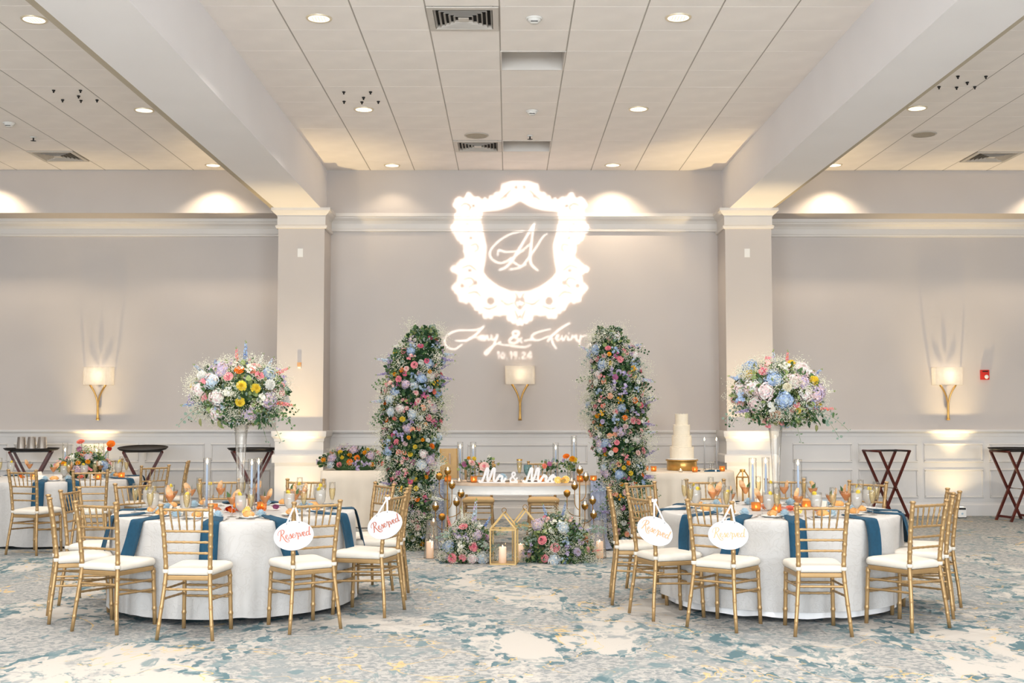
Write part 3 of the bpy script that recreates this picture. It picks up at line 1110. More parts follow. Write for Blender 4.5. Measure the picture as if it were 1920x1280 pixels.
GRP = {'L': 'gold chairs round the left table', 'R': 'gold chairs round the right table', 'B': 'gold chairs round the far-left table', 'S': 'chairs of the sweetheart table'}
c_w = index_children(make_chair('chiavari_chair', M['cushion'], 'x'))
c_t = None
first = True
for x, y, dx, dy, lab, gr in CH:
    rz = atan2(dy, dx) - pi / 2
    if gr == 'S':
        if c_t is None:
            c_t = index_children(make_chair('chiavari_chair', M['cushion_tan'], lab))
            o = c_t
            o.location = (x, y, 0)
            o.rotation_euler = (0, 0, rz)
            tag(o, lab, 'chair', GRP[gr])
        else:
            copy_tree(c_t, (x, y, 0), rz, lab, GRP[gr])
    elif first:
        first = False
        c_w.location = (x, y, 0)
        c_w.rotation_euler = (0, 0, rz)
        tag(c_w, lab, 'chair', GRP[gr])
    else:
        copy_tree(c_w, (x, y, 0), rz, lab, GRP[gr])


# ================================================================ tables and cloths
def cloth_mat(name, rgb, rgb2, scale):
    m = bpy.data.materials.new(name)
    m.use_nodes = True
    nt = m.node_tree
    N, L = nt.nodes.new, nt.links.new
    b = nt.nodes['Principled BSDF']
    b.inputs['Roughness'].default_value = 0.75
    b.inputs['Sheen Weight'].default_value = 0.15
    tc = N('ShaderNodeTexCoord')
    n = N('ShaderNodeTexNoise')
    n.inputs['Scale'].default_value = scale
    n.inputs['Detail'].default_value = 2
    n.inputs['Distortion'].default_value = 2.2
    L(tc.outputs['Object'], n.inputs['Vector'])
    r = N('ShaderNodeValToRGB')
    e = r.color_ramp.elements
    e[0].position, e[0].color = 0.43, (0, 0, 0, 1)
    e[1].position, e[1].color = 0.47, (1, 1, 1, 1)
    for p, c in ((0.49, 0.0), (0.53, 0.0), (0.555, 1.0), (0.58, 0.0)):
        q = e.new(p)
        q.color = (c, c, c, 1)
    L(n.outputs['Fac'], r.inputs['Fac'])
    mx = N('ShaderNodeMixRGB')
    mx.inputs['Color1'].default_value = (*lin(rgb), 1)
    mx.inputs['Color2'].default_value = (*lin(rgb2), 1)
    ml = N('ShaderNodeMath')
    ml.operation = 'MULTIPLY'
    ml.inputs[1].default_value = 0.4
    L(r.outputs['Color'], ml.inputs[0])
    L(ml.outputs[0], mx.inputs['Fac'])
    L(mx.outputs['Color'], b.inputs['Base Color'])
    bp = N('ShaderNodeBump')
    bp.inputs['Strength'].default_value = 0.2
    bp.inputs['Distance'].default_value = 0.004
    L(r.outputs['Color'], bp.inputs['Height'])
    L(bp.outputs['Normal'], b.inputs['Normal'])
    return m


M['cloth'] = cloth_mat('ivory_embroidered_cloth', (194, 192, 190), (181, 177, 173), 6.0)
M['cloth2'] = mat('cream_table_linen', (224, 214, 200), 0.8, var=0.03, vscale=6)
M['liner'] = mat('white_liner', (242, 241, 241), 0.8, var=0.01)
TZ = 0.715


def round_cloth(name, c, R, zt, zb, flare, folds, amp, m, seed, seg=132, liner=None):
    r_ = random.Random(seed)
    ph = [r_.uniform(0, 6.28) for _ in range(5)]

    def wob(a):
        return (0.55 * sin(folds * a + ph[0] + 0.6 * sin(3 * a + ph[1])) + 0.3 * sin((folds * 1.6 // 1) * a + ph[2]) + 0.25 * sin(5 * a + ph[3]))
    rows = []
    for rr in (0.02, 0.4, 0.75, 0.95, 0.985):
        rows.append([(R * rr * cos(2 * pi * k / seg), R * rr * sin(2 * pi * k / seg), zt + 0.002) for k in range(seg)])
    n = 9
    for i in range(n + 1):
        u = i / n
        row = []
        for k in range(seg):
            a = 2 * pi * k / seg
            w = wob(a)
            rad = R + 0.004 + flare * u + amp * min(w, 0.45) * (u ** 0.6)
            z = zt - 0.006 - (zt - zb) * u + (0.012 * w * u * u)
            row.append((rad * cos(a), rad * sin(a), z))
        rows.append(row)
    mb = MB()
    mb.grid(rows, 0, True, True)
    o = mb.build(name, m, None, (c[0], c[1], 0))
    return o


def round_table(c, R, label):
    t = thing('round_table', label, 'table', (c[0], c[1], 0), 0, 'folding round tables under cloths')
    MB().lathe([(0.001, TZ - 0.03), (R - 0.01, TZ - 0.03), (R - 0.004, TZ - 0.015), (R - 0.01, TZ - 0.004), (0.001, TZ - 0.004)], 40).build('tabletop', M['woodtop'], t)
    for k in range(4):
        a = pi / 4 + k * pi / 2
        MB().tube([(0.55 * cos(a), 0.55 * sin(a), TZ - 0.03), (0.60 * cos(a), 0.60 * sin(a), 0)], 0.016, 8).build('leg', M['black'], t)
    return t


TR = 0.915
round_table(LT, TR, 'left round banquet table under an ivory embroidered cloth')
round_table(RT, TR, 'right round banquet table under an ivory embroidered cloth')
round_table(BT, TR, 'far-left round banquet table under an ivory cloth')
for c, lab, zb, sd in ((LT, 'ivory embroidered floor-length cloth over the left round table', 0.05, 1), (RT, 'ivory embroidered cloth over the right round table, white liner below', 0.085, 2), (BT, 'ivory cloth over the far-left round table', 0.03, 3)):
    o = round_cloth('tablecloth', c, TR, TZ, zb, 0.004, 14, 0.05, M['cloth'], sd)
    tag(o, lab, 'tablecloth', 'ivory round tablecloths')
    if sd == 2:
        l = round_cloth('liner', (0, 0), TR - 0.045, TZ - 0.01, 0.035, 0.0, 14, 0.03, M['liner'], 9)
        l.parent = o
        tag(l, 'plain white liner hanging below the cloth')


# napkins that hang over the table edge
def napkin_data(w, inlen, hang, twist=0.0, seed=0):
    r_ = random.Random(seed)
    path = []
    for i in range(7):
        u = i / 6
        path.append((0, -inlen + inlen * u + 0.0, 0.008 + 0.012 * (1 - u) * (1 - u)))
    path.append((0, 0.018, 0.002))
    path.append((0, 0.028, -0.02))
    for i in range(1, 7):
        u = i / 6
        path.append((twist * u * u, 0.032 + 0.055 * u, -0.02 - hang * u))
    top, bot = [], []
    for i, (x, y, z) in enumerate(path):
        k = 1.0 - 0.35 * max(0, 1 - i / 3) + (0.08 * (i / len(path)))
        row = []
        for j in range(5):
            v = (j - 2) / 2
            ripple = 0.004 * sin(3 * v + i * 0.4)
            row.append((x + v * w / 2 * k, y + (ripple if i > 7 else 0), z + (ripple if i <= 7 else 0) + (0.010 * v * twist * 4 if i > 10 else 0)))
        top.append(row)
    mb = MB()
    # two-layer folded cloth
    mb.grid(top, 0, True)
    mb.grid([[(x, y - 0.005 if i > 7 else y, z - 0.005 if i <= 7 else z) for (x, y, z) in row][::-1] for i, row in enumerate(top)], 0, True)
    n, m_ = len(top), 5
    off = n * m_
    fs = []
    for i in range(n - 1):
        fs.append((i * m_, off + i * m_ + 4, off + (i + 1) * m_ + 4, (i + 1) * m_))
        fs.append((i * m_ + 4, (i + 1) * m_ + 4, off + (i + 1) * m_, off + i * m_))
    for j in range(m_ - 1):
        e_ = (n - 1) * m_
        fs.append((e_ + j, e_ + j + 1, off + e_ + 3 - j, off + e_ + 4 - j))
    for f in fs:
        mb.f.append(f)
        mb.m.append(0)
        mb.sm.append(False)
    return mb.data('napkin', M['napkin'])


NAPS = [napkin_data(0.118, 0.24, 0.27, 0.0, 1), napkin_data(0.125, 0.22, 0.29, 0.05, 2), napkin_data(0.112, 0.25, 0.25, -0.05, 3)]

# ================================================================ table settings
def proto_goblet():
    t = thing('water_goblet', 'x', 'glass', group='iced water goblets')
    MB().lathe([(0.001, 0.003), (0.034, 0.003), (0.036, 0.001), (0.012, 0.008), (0.006, 0.02), (0.006, 0.05), (0.018, 0.06), (0.036, 0.085), (0.042, 0.12), (0.040, 0.185), (0.0385, 0.185)], 16).build('glass', M['glass'], t)
    MB().lathe([(0.001, 0.0585), (0.017, 0.063), (0.034, 0.087), (0.040, 0.12), (0.039, 0.166), (0.001, 0.168)], 16).build('iced_water', M['water'], t)
    mb = MB()
    mb.lathe([(0.001, -0.002), (0.017, -0.002), (0.0175, 0.002), (0.001, 0.002)], 12)
    mb.build('lemon_slice', M['p_yellow'], t, (0.014, -0.004, 0.176), (1.2, 0.3, 0))
    return index_children(t)


def proto_flute():
    t = thing('champagne_flute', 'x', 'glass', group='champagne flutes')
    MB().lathe([(0.001, 0.003), (0.03, 0.003), (0.032, 0.001), (0.008, 0.008), (0.0045, 0.02), (0.0045, 0.075), (0.012, 0.09), (0.022, 0.125), (0.0255, 0.17), (0.0235, 0.225), (0.0225, 0.225)], 14).build('glass', M['glass'], t)
    MB().lathe([(0.001, 0.085), (0.011, 0.093), (0.0205, 0.127), (0.0238, 0.165), (0.0235, 0.178), (0.001, 0.179)], 14).build('sparkling_wine', M['wine'], t)
    return index_children(t)


def garnish_data(seed):
    r_ = random.Random(seed)
    mb = MB()
    rows = []
    for i in range(7):
        u = i / 6
        w = 0.022 * sin(pi * (0.12 + 0.80 * u)) + 0.003
        rows.append([(v * w, 0.010 * (u - 0.3) * r_.choice((1, 1)) - 0.008 * v * v, u * 0.085) for v in (-1, -0.5, 0, 0.5, 1)])
    mb.grid(rows)
    return mb


def proto_cocktail(k):
    t = thing('cocktail_glass', 'x', 'glass', group='garnished cocktails')
    MB().lathe([(0.001, 0.003), (0.034, 0.003), (0.036, 0.001), (0.01, 0.007), (0.0045, 0.02), (0.0045, 0.085), (0.012, 0.095), (0.034, 0.13), (0.044, 0.158), (0.043, 0.158)], 16).build('glass', M['glass'], t)
    MB().lathe([(0.001, 0.091), (0.011, 0.097), (0.032, 0.13), (0.0385, 0.146), (0.001, 0.147)], 16).build('orange_cocktail', M['cocktail'], t)
    garnish_data(k).build('citrus_garnish', M['peach'], t, (0.012, 0, 0.128), (0.15, 0.5 - 0.9 * (k % 2), 0.7 * k))
    if k != 1:
        mb = MB()
        mb.grid([[(-0.002, 0, 0), (0.002, 0, 0)], [(-0.016, 0.003, 0.03), (0.016, 0.003, 0.03)], [(-0.001, 0.01, 0.065), (0.001, 0.01, 0.065)]])
        mb.build('leaf', M['leaf_mid'], t, (-0.012, 0, 0.13), (0.2, -0.45, 0.4 + k))
    return index_children(t)


def proto_plate():
    t = thing('bread_plate', 'x', 'plate', group='white bread plates')
    MB().lathe([(0.001, 0.004), (0.05, 0.004), (0.056, 0.007), (0.078, 0.014), (0.08, 0.0135), (0.058, 0.004), (0.05, 0.0), (0.001, 0.0)], 22).build('dish', M['plate'], t)
    MB().box(-0.012, 0.012, 0.035, 0.058, 0.007, 0.018).build('butter_pat', M['wax'], t)
    return index_children(t)


def roll_data():
    mb = MB()
    mb.ball((0, 0, 0.022), 0.04, 12, 7, 0, (1.25, 0.9, 0.62))
    mb.box(-0.03, 0.03, -0.003, 0.003, 0.043, 0.0475)
    return mb.data('bread_roll', M['bread'])


def favor_data():
    """ruffled paper rosette"""
    mb = MB()
    for ring, (r, n, h) in enumerate(((0.034, 11, 0.018), (0.026, 9, 0.03), (0.016, 7, 0.04), (0.008, 5, 0.044))):
        for k in range(n):
            a = 2 * pi * (k + 0.5 * ring) / n
            w = pi / n * r * 1.25
            c, s_ = cos(a), sin(a)
            tx, ty = -s_, c
            p = [(c * r * 0.35 - tx * w * 0.4, s_ * r * 0.35 - ty * w * 0.4, 0.004 + h * 0.35), (c * r * 0.35 + tx * w * 0.4, s_ * r * 0.35 + ty * w * 0.4, 0.004 + h * 0.35),
                 (c * r + tx * w, s_ * r + ty * w, h), (c * r * 1.1, s_ * r * 1.1, h + 0.006), (c * r - tx * w, s_ * r - ty * w, h)]
            mb.add(p, [(0, 1, 2, 3, 4)], 0, False)
    mb.lathe([(0.001, 0.0), (0.022, 0.001), (0.03, 0.012), (0.02, 0.02)], 12)
    return mb.data('paper_rosette', M['blue'])


def cutlery_data(kind):
    mb = MB()
    if kind == 'fork':
        mb.grid([[(-0.004, -0.085, 0.003), (0.004, -0.085, 0.003)], [(-0.003, -0.02, 0.004), (0.003, -0.02, 0.004)], [(-0.003, 0.03, 0.006), (0.003, 0.03, 0.006)], [(-0.010, 0.05, 0.003), (0.010, 0.05, 0.003)]], 0, False)
        for k in range(4):
            x = -0.009 + k * 0.006
            mb.bar((x, 0.048, 0.004), (x, 0.09, 0.006), 0.0025, 0.002)
        mb.bar((0, -0.085, 0.002), (0, 0.04, 0.003), 0.006, 0.002)
    else:
        mb.bar((0, -0.095, 0.003), (0, 0.0, 0.003), 0.009, 0.004)
        mb.add([(-0.006, 0, 0.002), (0.006, 0, 0.002), (0.005, 0.09, 0.002), (-0.002, 0.105, 0.002), (-0.006, 0, 0.004), (0.006, 0, 0.004), (0.005, 0.09, 0.003), (-0.002, 0.105, 0.003)],
               [(0, 3, 2, 1), (4, 5, 6, 7), (0, 1, 5, 4), (1, 2, 6, 5), (2, 3, 7, 6), (3, 0, 4, 7)])
    return mb.data('dinner_' + kind, M['silver'])


def card_data():
    mb = MB()
    w, h, d = 0.04, 0.055, 0.018
    mb.add([(-w, -d, 0), (w, -d, 0), (w, 0, h), (-w, 0, h), (w, d, 0), (-w, d, 0), (-w, -d + 0.0015, 0), (w, -d + 0.0015, 0), (w, d - 0.0015, 0), (-w, d - 0.0015, 0), (w, 0, h - 0.004), (-w, 0, h - 0.004)],
           [(0, 1, 2, 3), (3, 2, 4, 5), (7, 6, 11, 10), (8, 10, 11, 9), (0, 6, 7, 1), (4, 8, 9, 5)])
    return mb.data('place_card', M['card'])


P_GOB, P_FLU = proto_goblet(), proto_flute()
P_COC = [proto_cocktail(k) for k in range(3)]
P_PLA = proto_plate()
D_ROLL, D_FAV, D_FORK, D_KNIFE, D_CARD = roll_data(), favor_data(), cutlery_data('fork'), cutlery_data('knife'), card_data()
used = set()


def inst(p, loc, rz, label):
    if p.name not in used:
        used.add(p.name)
        p.location = loc
        p.rotation_euler = (0, 0, rz)
        p['label'] = label
        return p
    return copy_tree(p, loc, rz, label)


PLACES = {'L': ['front middle', 'front left', 'front right', 'right front', 'right end', 'right rear', 'rear right', 'rear left', 'left rear', 'left end', 'left front'],
          'R': ['front middle', 'front left', 'left front', 'left end', 'left rear', 'rear left', 'rear middle', 'rear right', 'right rear', 'right front', 'front right'],
          'B': ['front left', 'front right', 'right front', 'right rear', 'rear', 'left rear']}
TNAME = {'L': 'left table', 'R': 'right table', 'B': 'far-left table'}
TC = {'L': LT, 'R': RT, 'B': BT}
n_by = {'L': 0, 'R': 0, 'B': 0}
rs = random.Random(5)
for x, y, dx, dy, lab, gr in CH:
    if gr == 'S':
        continue
    i = n_by[gr]
    n_by[gr] += 1
    c = TC[gr]
    where = 'at the %s place of the %s' % (PLACES[gr][i], TNAME[gr])
    a = atan2(y - c[1], x - c[0])
    a += rs.uniform(-0.05, 0.05)
    er = (cos(a), sin(a))
    et = (-sin(a), cos(a))

    def at(r, tg, z=TZ + 0.0025):
        return (c[0] + er[0] * r + et[0] * tg, c[1] + er[1] * r + et[1] * tg, z)
    rz = a - pi / 2
    nap = put('napkin', NAPS[i % 3], None, at(TR - 0.004, -0.02 + rs.uniform(-0.05, 0.05)), (0, 0, rz))
    tag(nap, 'teal blue linen napkin over the edge ' + where, 'napkin', 'teal napkins hanging over the table edges')
    inst(P_GOB, at(0.66, 0.15 + rs.uniform(-0.02, 0.02)), rz + rs.uniform(0, 6), 'stemmed glass of iced water ' + where)
    inst(P_FLU, at(0.71, 0.235 + rs.uniform(-0.02, 0.02)), rz, 'flute of pale sparkling wine ' + where)
    inst(P_COC[(i + (gr == 'R')) % 3], at(0.52, 0.03 + rs.uniform(-0.05, 0.05)), rs.uniform(0, 6), 'orange cocktail with citrus garnish ' + where)
    inst(P_PLA, at(0.60, -0.17), rz, 'small white bread plate ' + where)
    o = put('bread_roll', D_ROLL, None, at(0.60, -0.165, TZ + 0.007), (0, 0, rs.uniform(0, 3)))
    tag(o, 'golden bread roll on the plate ' + where, 'bread', 'bread rolls on the side plates')
    o = put('paper_rosette', D_FAV, None, at(0.575, -0.045 + rs.uniform(-0.03, 0.03)), (rs.uniform(-0.1, 0.5) * 0, 0, rs.uniform(0, 6)), 1.15)
    tag(o, 'pale blue rosette favour ' + where, 'favour', 'pale blue rosette favours')
    if rs.random() < 0.45 or gr == 'B':
        o = put('place_card', D_CARD, None, at(0.47, -0.10), (0, 0, rz))
        tag(o, 'folded ivory card ' + where, 'card', 'folded ivory place cards')
    if gr != 'B' and sin(a) < 0.25:
        o = put('dinner_fork', D_FORK, None, at(0.755, 0.075), (0, 0, rz + pi))
        tag(o, 'steel fork ' + where, 'fork', 'steel forks')
        o = put('dinner_knife', D_KNIFE, None, at(0.755, -0.115), (0, 0, rz + pi))
        tag(o, 'steel knife ' + where, 'knife', 'steel knives')


# ---------------------------------------------------------------- candles
def flame_data(h=0.03, r=0.006):
    mb = MB()
    mb.lathe([(0.0005, 0), (r * 0.8, h * 0.18), (r, h * 0.35), (r * 0.6, h * 0.68), (0.0004, h)], 8)
    return mb


D_FLAME = flame_data(0.044, 0.0085).data('flame', M['flame'])
D_VFLAME = flame_data(0.02, 0.005).data('flame', M['vflame'])


def taper(loc, h, label, m='taper', holder=True):
    t = thing('taper_candle', label, 'candle', loc, 0, 'slim taper candles')
    b = 0.02 if holder else 0.0
    mb = MB()
    mb.lathe([(0.001, b), (0.0105, b), (0.0085, h * 0.9), (0.006, h), (0.001, h + 0.002)], 10)
    mb.build('candle', M[m], t)
    put('flame', D_FLAME, t, (0, 0, h + 0.003))
    MB().tube([(0, 0, h), (0, 0, h + 0.01)], 0.001, 5).build('wick', M['black'], t)
    if holder:
        MB().lathe([(0.001, 0.0), (0.024, 0.0), (0.024, 0.004), (0.014, 0.008), (0.014, 0.024), (0.0108, 0.024), (0.0108, 0.02), (0.001, 0.02)], 14).build('holder', M['glass'], t)
    return t


def chimney(loc, h, r, label):
    t = thing('glass_cylinder', label, 'glass cylinder', loc, 0, 'open glass cylinders round the tapers')
    MB().lathe([(r, 0.0), (r, h)], 20).build('wall', M['glass'], t)
    MB().lathe([(r - 0.003, h), (r, h + 0.002), (r + 0.001, h)], 20).build('rim', M['vaseglass'], t)


def proto_votive():
    t = thing('amber_votive', 'x', 'candle', group='amber votive candles')
    prof = [(0.001, 0.003), (0.028, 0.003), (0.031, 0.0), (0.036, 0.006)]
    mb = MB()
    rows = []
    for r, z in ((0.030, 0.0), (0.034, 0.008), (0.038, 0.066), (0.036, 0.066), (0.032, 0.01), (0.001, 0.008)):
        rows.append([(r * (1 + (0.03 if k % 2 else -0.02) * (1 if 0.005 < z < 0.06 else 0)) * cos(2 * pi * k / 28), r * (1 + (0.03 if k % 2 else -0.02) * (1 if 0.005 < z < 0.06 else 0)) * sin(2 * pi * k / 28), z) for k in range(28)])
    mb.grid(rows, 0, True, True)
    mb.build('cup', M['amber'], t)
    MB().lathe([(0.001, 0.009), (0.024, 0.009), (0.024, 0.024), (0.001, 0.024)], 14).build('tealight', M['wax'], t)
    put('flame', D_VFLAME, t, (0, 0, 0.025))
    return index_children(t)


P_VOT = proto_votive()


def votive(loc, label):
    return inst(P_VOT, loc, 0, label)


zt = TZ + 0.0025
for (x, y), lab in (((-2.40, 9.42), 'left of the left table vase'), ((-2.00, 9.22), 'right of the left table vase, leaning front one'), ((-1.985, 9.40), 'right of the left table vase, rear one'),
                    ((1.955, 9.40), 'on the right table, leftmost of its three'), ((2.085, 9.52), 'on the right table, just left of the vase'), ((2.26, 9.17), 'on the right table, right of the vase'),
                    ((-5.16, 13.75), 'on the far-left table, left of its flowers'), ((-4.78, 13.70), 'on the far-left table, front one right of its flowers'), ((-4.72, 13.85), 'on the far-left table, rear one right of its flowers')):
    taper((x, y, zt), 0.355 if y < 12 else 0.30, 'pale blue lit taper ' + lab)
    chimney((x, y, zt), 0.40, 0.031, 'glass cylinder round the taper ' + lab)
for (x, y), lab in (((-2.27, 9.10), 'amber ribbed votive left of the vase foot on the left table'), ((-1.93, 9.28), 'amber ribbed votive beside the two tapers on the left table'), ((-2.16, 9.45), 'amber ribbed votive behind the vase on the left table'),
                    ((1.94, 9.22), 'amber ribbed votive in front of the left tapers on the right table'), ((2.36, 9.33), 'amber ribbed votive right of the vase on the right table'), ((2.06, 9.05), 'amber ribbed votive before the vase on the right table'),
                    ((-4.62, 13.32), 'amber ribbed votive at the right front of the far-left table'), ((-5.42, 13.5), 'amber ribbed votive at the left of the far-left table flowers'), ((-4.45, 13.6), 'amber ribbed votive at the right end of the far-left table')):
    votive((x, y, zt), lab)


# tall trumpet vases
def trumpet(loc, h, label):
    t = thing('trumpet_vase', label, 'vase', loc, 0, 'tall glass trumpet vases')
    prof = [(0.001, 0.012), (0.055, 0.008), (0.068, 0.0), (0.07, 0.004), (0.055, 0.016), (0.022, 0.03), (0.03, 0.045), (0.033, 0.058), (0.026, 0.072), (0.024, 0.085), (0.027, 0.2), (0.034, 0.4), (0.046, 0.58), (0.06, 0.7), (0.072, h)]
    MB().lathe(prof, 26).build('glass', M['vaseglass'], t)
    MB().lathe([(0.0715, h), (0.074, h + 0.002), (0.0715, h + 0.004)], 26).build('rim', M['glass'], t)
    MB().lathe([(0.001, 0.086), (0.0225, 0.087), (0.025, 0.2), (0.0255, 0.22), (0.001, 0.221)], 18).build('water', M['glass'], t)
    return t


trumpet((-2.09, 9.23, zt), 0.75, 'tall clear trumpet vase in the middle of the left table')
trumpet((2.10, 9.22, zt), 0.75, 'tall clear trumpet vase in the middle of the right table')

# ================================================================ flowers
def petal(mb, a, r0, r1, z0, z1, w, curl=0.2, mi=0, nseg=3):
    """one curved petal rising outwards in direction a"""
    ca, sa = cos(a), sin(a)
    tx, ty = -sa, ca
    rows = []
    for i in range(nseg + 1):
        u = i / nseg
        r = r0 + (r1 - r0) * u
        z = z0 + (z1 - z0) * sin(u * pi / 2) - (curl * 0.01 * max(0, u - 0.6) / 0.4)
        ww = w * (0.45 + 0.75 * sin(pi * (0.15 + 0.62 * u)))
        rows.append([(ca * (r - 0.0 + 0.25 * ww * v * v * -1) + tx * ww * v, sa * (r + 0.25 * ww * v * v * -1) + ty * ww * v, z + 0.12 * ww * abs(v)) for v in (-1, 0, 1)])
    mb.grid(rows, mi, True)


def rose_data(outer, inner=None, seed=0):
    """full garden rose, about 8 cm across, facing +z"""
    r_ = random.Random(seed)
    mb = MB()
    for ring, (n, r0, r1, z0, z1, w) in enumerate(((3, 0.0, 0.006, 0.012, 0.040, 0.009), (4, 0.002, 0.012, 0.010, 0.040, 0.013), (5, 0.005, 0.021, 0.008, 0.038, 0.017), (5, 0.008, 0.031, 0.004, 0.033, 0.020), (6, 0.010, 0.041, 0.0, 0.024, 0.022))):
        for k in range(n):
            petal(mb, 2 * pi * (k + 0.37 * ring) / n + r_.uniform(-0.1, 0.1), r0, r1, z0, z1, w, 0.6, 1 if ring < 2 else 0)
    return mb.data('rose', [M['p_' + outer], M['p_' + (inner or outer)]])


def mum_data(colr, seed=0):
    """dense many-petalled ball bloom"""
    r_ = random.Random(seed)
    mb = MB()
    for ring, (n, el) in enumerate(((5, 80), (8, 62), (11, 42), (12, 22), (11, 2), (9, -20))):
        for k in range(n):
            a = 2 * pi * (k + 0.5 * ring) / n
            e = radians(el)
            R = 0.031
            d = Vector((cos(e) * cos(a), cos(e) * sin(a), sin(e)))
            t_ = Vector((-sin(a), cos(a), 0))
            u_ = d.cross(t_)
            p = d * R * 0.55
            q = d * (R * r_.uniform(0.95, 1.12))
            w = 0.008
            c = Vector((0, 0, 0.022))
            mb.add([c + p - t_ * w * 0.5, c + p + t_ * w * 0.5, c + q + t_ * w + u_ * 0.003, c + q * 1.06 + u_ * 0.006, c + q - t_ * w + u_ * 0.003], [(0, 1, 2, 3, 4)], 0, False)
    mb.ball((0, 0, 0.02), 0.02, 8, 5)
    return mb.data('mum', M['p_' + colr])


def hydrangea_data(colr, colr2, seed=0):
    r_ = random.Random(seed)
    mb = MB()
    R = 0.062
    n = 105
    for i in range(n):
        z = 1 - 1.22 * (i + 0.5) / n
        a = i * 2.39996
        s_ = sqrt(max(0, 1 - z * z))
        d = Vector((s_ * cos(a), s_ * sin(a), z))
        t_ = d.orthogonal().normalized()
        t_.rotate(Matrix.Rotation(r_.uniform(0, 6.28), 3, d))
        b_ = d.cross(t_)
        c = Vector((0, 0, 0.02)) + d * R * r_.uniform(0.80, 1.12) * (1 + 0.12 * sin(3 * a + seed))
        c.z *= 0.8
        s2 = r_.uniform(0.009, 0.0125)
        mi = 1 if r_.random() < 0.35 else 0
        for q in range(4):
            e1 = (t_, b_, -t_, -b_)[q]
            e2 = (b_, -t_, -b_, t_)[q]
            mb.add([c, c + (e1 * 0.75 + e2 * 0.0) * s2 + d * 0.003, c + (e1 + e2) * s2 * 0.72 + d * 0.001, c + e2 * s2 * 0.75 + d * 0.003], [(0, 1, 2, 3)], mi, False)
    mb.ball((0, 0, 0.018), R * 0.78, 10, 6, 1, (1, 1, 0.8))
    return mb.data('hydrangea', [M['p_' + colr], M['p_' + colr2]])


def spike_data(colr, colr2, seed=0, L=0.24):
    """delphinium or snapdragon spire along +z"""
    r_ = random.Random(seed)
    mb = MB()
    mb.tube([(0, 0, -0.08), (0.004, 0, L * 0.5), (0, 0.003, L)], [0.003, 0.0025, 0.001], 5, 2)
    n = 30
    for i in range(n):
        u = i / n
        a = i * 2.4
        z = 0.01 + u * (L - 0.02)
        s2 = 0.019 * (1 - 0.72 * u) + 0.002
        d = Vector((cos(a), sin(a), 0.25)).normalized()
        t_ = Vector((-sin(a), cos(a), 0))
        b_ = d.cross(t_)
        c = Vector((0, 0, z)) + d * s2 * 0.95
        mi = 2 if u > 0.88 else (1 if r_.random() < 0.4 else 0)
        for q in range(4):
            e1 = (t_, b_, -t_, -b_)[q]
            e2 = (b_, -t_, -b_, t_)[q]
            mb.add([c - d * s2 * 0.5, c + e1 * s2 * 0.8 + d * 0.003, c + (e1 + e2) * s2 * 0.62, c + e2 * s2 * 0.8 + d * 0.003], [(0, 1, 2, 3)], mi, False)
    return mb.data('flower_spike', [M['p_' + colr], M['p_' + colr2], M['leaf_light']])


def cluster_data(colr, colr2, seed=0):
    """spray of small five-petalled blooms"""
    r_ = random.Random(seed)
    mb = MB()
    for i in range(13):
        c = Vector((r_.gauss(0, 0.02), r_.gauss(0, 0.02), r_.uniform(0.0, 0.05)))
        d = Vector((r_.gauss(0, 0.5), r_.gauss(0, 0.5), 1)).normalized()
        t_ = d.orthogonal().normalized()
        b_ = d.cross(t_)
        s2 = r_.uniform(0.010, 0.017)
        for q in range(5):
            a0, a1, am = 2 * pi * q / 5, 2 * pi * (q + 1) / 5, 2 * pi * (q + 0.5) / 5
            f = lambda a, r: c + (t_ * cos(a) + b_ * sin(a)) * r * s2
            mb.add([c, f(a0, 0.75) + d * 0.004, f(am, 1.1) + d * 0.003, f(a1, 0.75) + d * 0.004], [(0, 1, 2, 3)], 0 if i % 3 else 1, False)
    return mb.data('small_blooms', [M['p_' + colr], M['p_' + colr2]])


FD = {}
for nm, o_, i_ in (('rose_pink', 'pink', 'rose'), ('rose_blush', 'blush', 'pink'), ('rose_coral', 'coral', 'coral'), ('rose_orange', 'orange', 'orange'), ('rose_magenta', 'magenta', 'magenta'), ('rose_lav', 'lav', 'mauve'),
                   ('rose_white', 'white', 'cream'), ('rose_hot', 'rose', 'magenta'), ('rose_peach', 'peach', 'coral'), ('rose_mauve', 'mauve', 'magenta'), ('rose_red', 'red', 'red')):
    FD[nm] = rose_data(o_, i_, len(FD))
for nm, c_ in (('mum_yellow', 'yellow'), ('mum_gold', 'gold'), ('mum_white', 'white'), ('mum_cream', 'cream'), ('mum_pink', 'palepink'), ('mum_orange', 'orange')):
    FD[nm] = mum_data(c_, len(FD))
for nm, c_, d_ in (('hyd_blue', 'blue', 'paleblue'), ('hyd_pale', 'paleblue', 'white'), ('hyd_white', 'white', 'palepink'), ('hyd_lav', 'lav', 'palepink'), ('hyd_pink', 'palepink', 'white')):
    FD[nm] = hydrangea_data(c_, d_, len(FD))
for nm, c_, d_ in (('spike_blue', 'blue', 'deepblue'), ('spike_pink', 'pink', 'coral'), ('spike_lav', 'purple', 'lav'), ('spike_white', 'white', 'gyp'), ('spike_pale', 'paleblue', 'lav')):
    FD[nm] = spike_data(c_, d_, len(FD))
for nm, c_, d_ in (('spray_pink', 'blush', 'pink'), ('spray_white', 'gyp', 'white'), ('spray_lav', 'lav', 'purple'), ('spray_blue', 'blue', 'paleblue'), ('spray_gold', 'gold', 'yellow'), ('spray_magenta', 'magenta', 'rose')):
    FD[nm] = cluster_data(c_, d_, len(FD))
PARTNAME = {'rose': 'rose', 'mum': 'chrysanthemum', 'hyd': 'hydrangea', 'spike': 'flower_spike', 'spray': 'blossom_spray'}


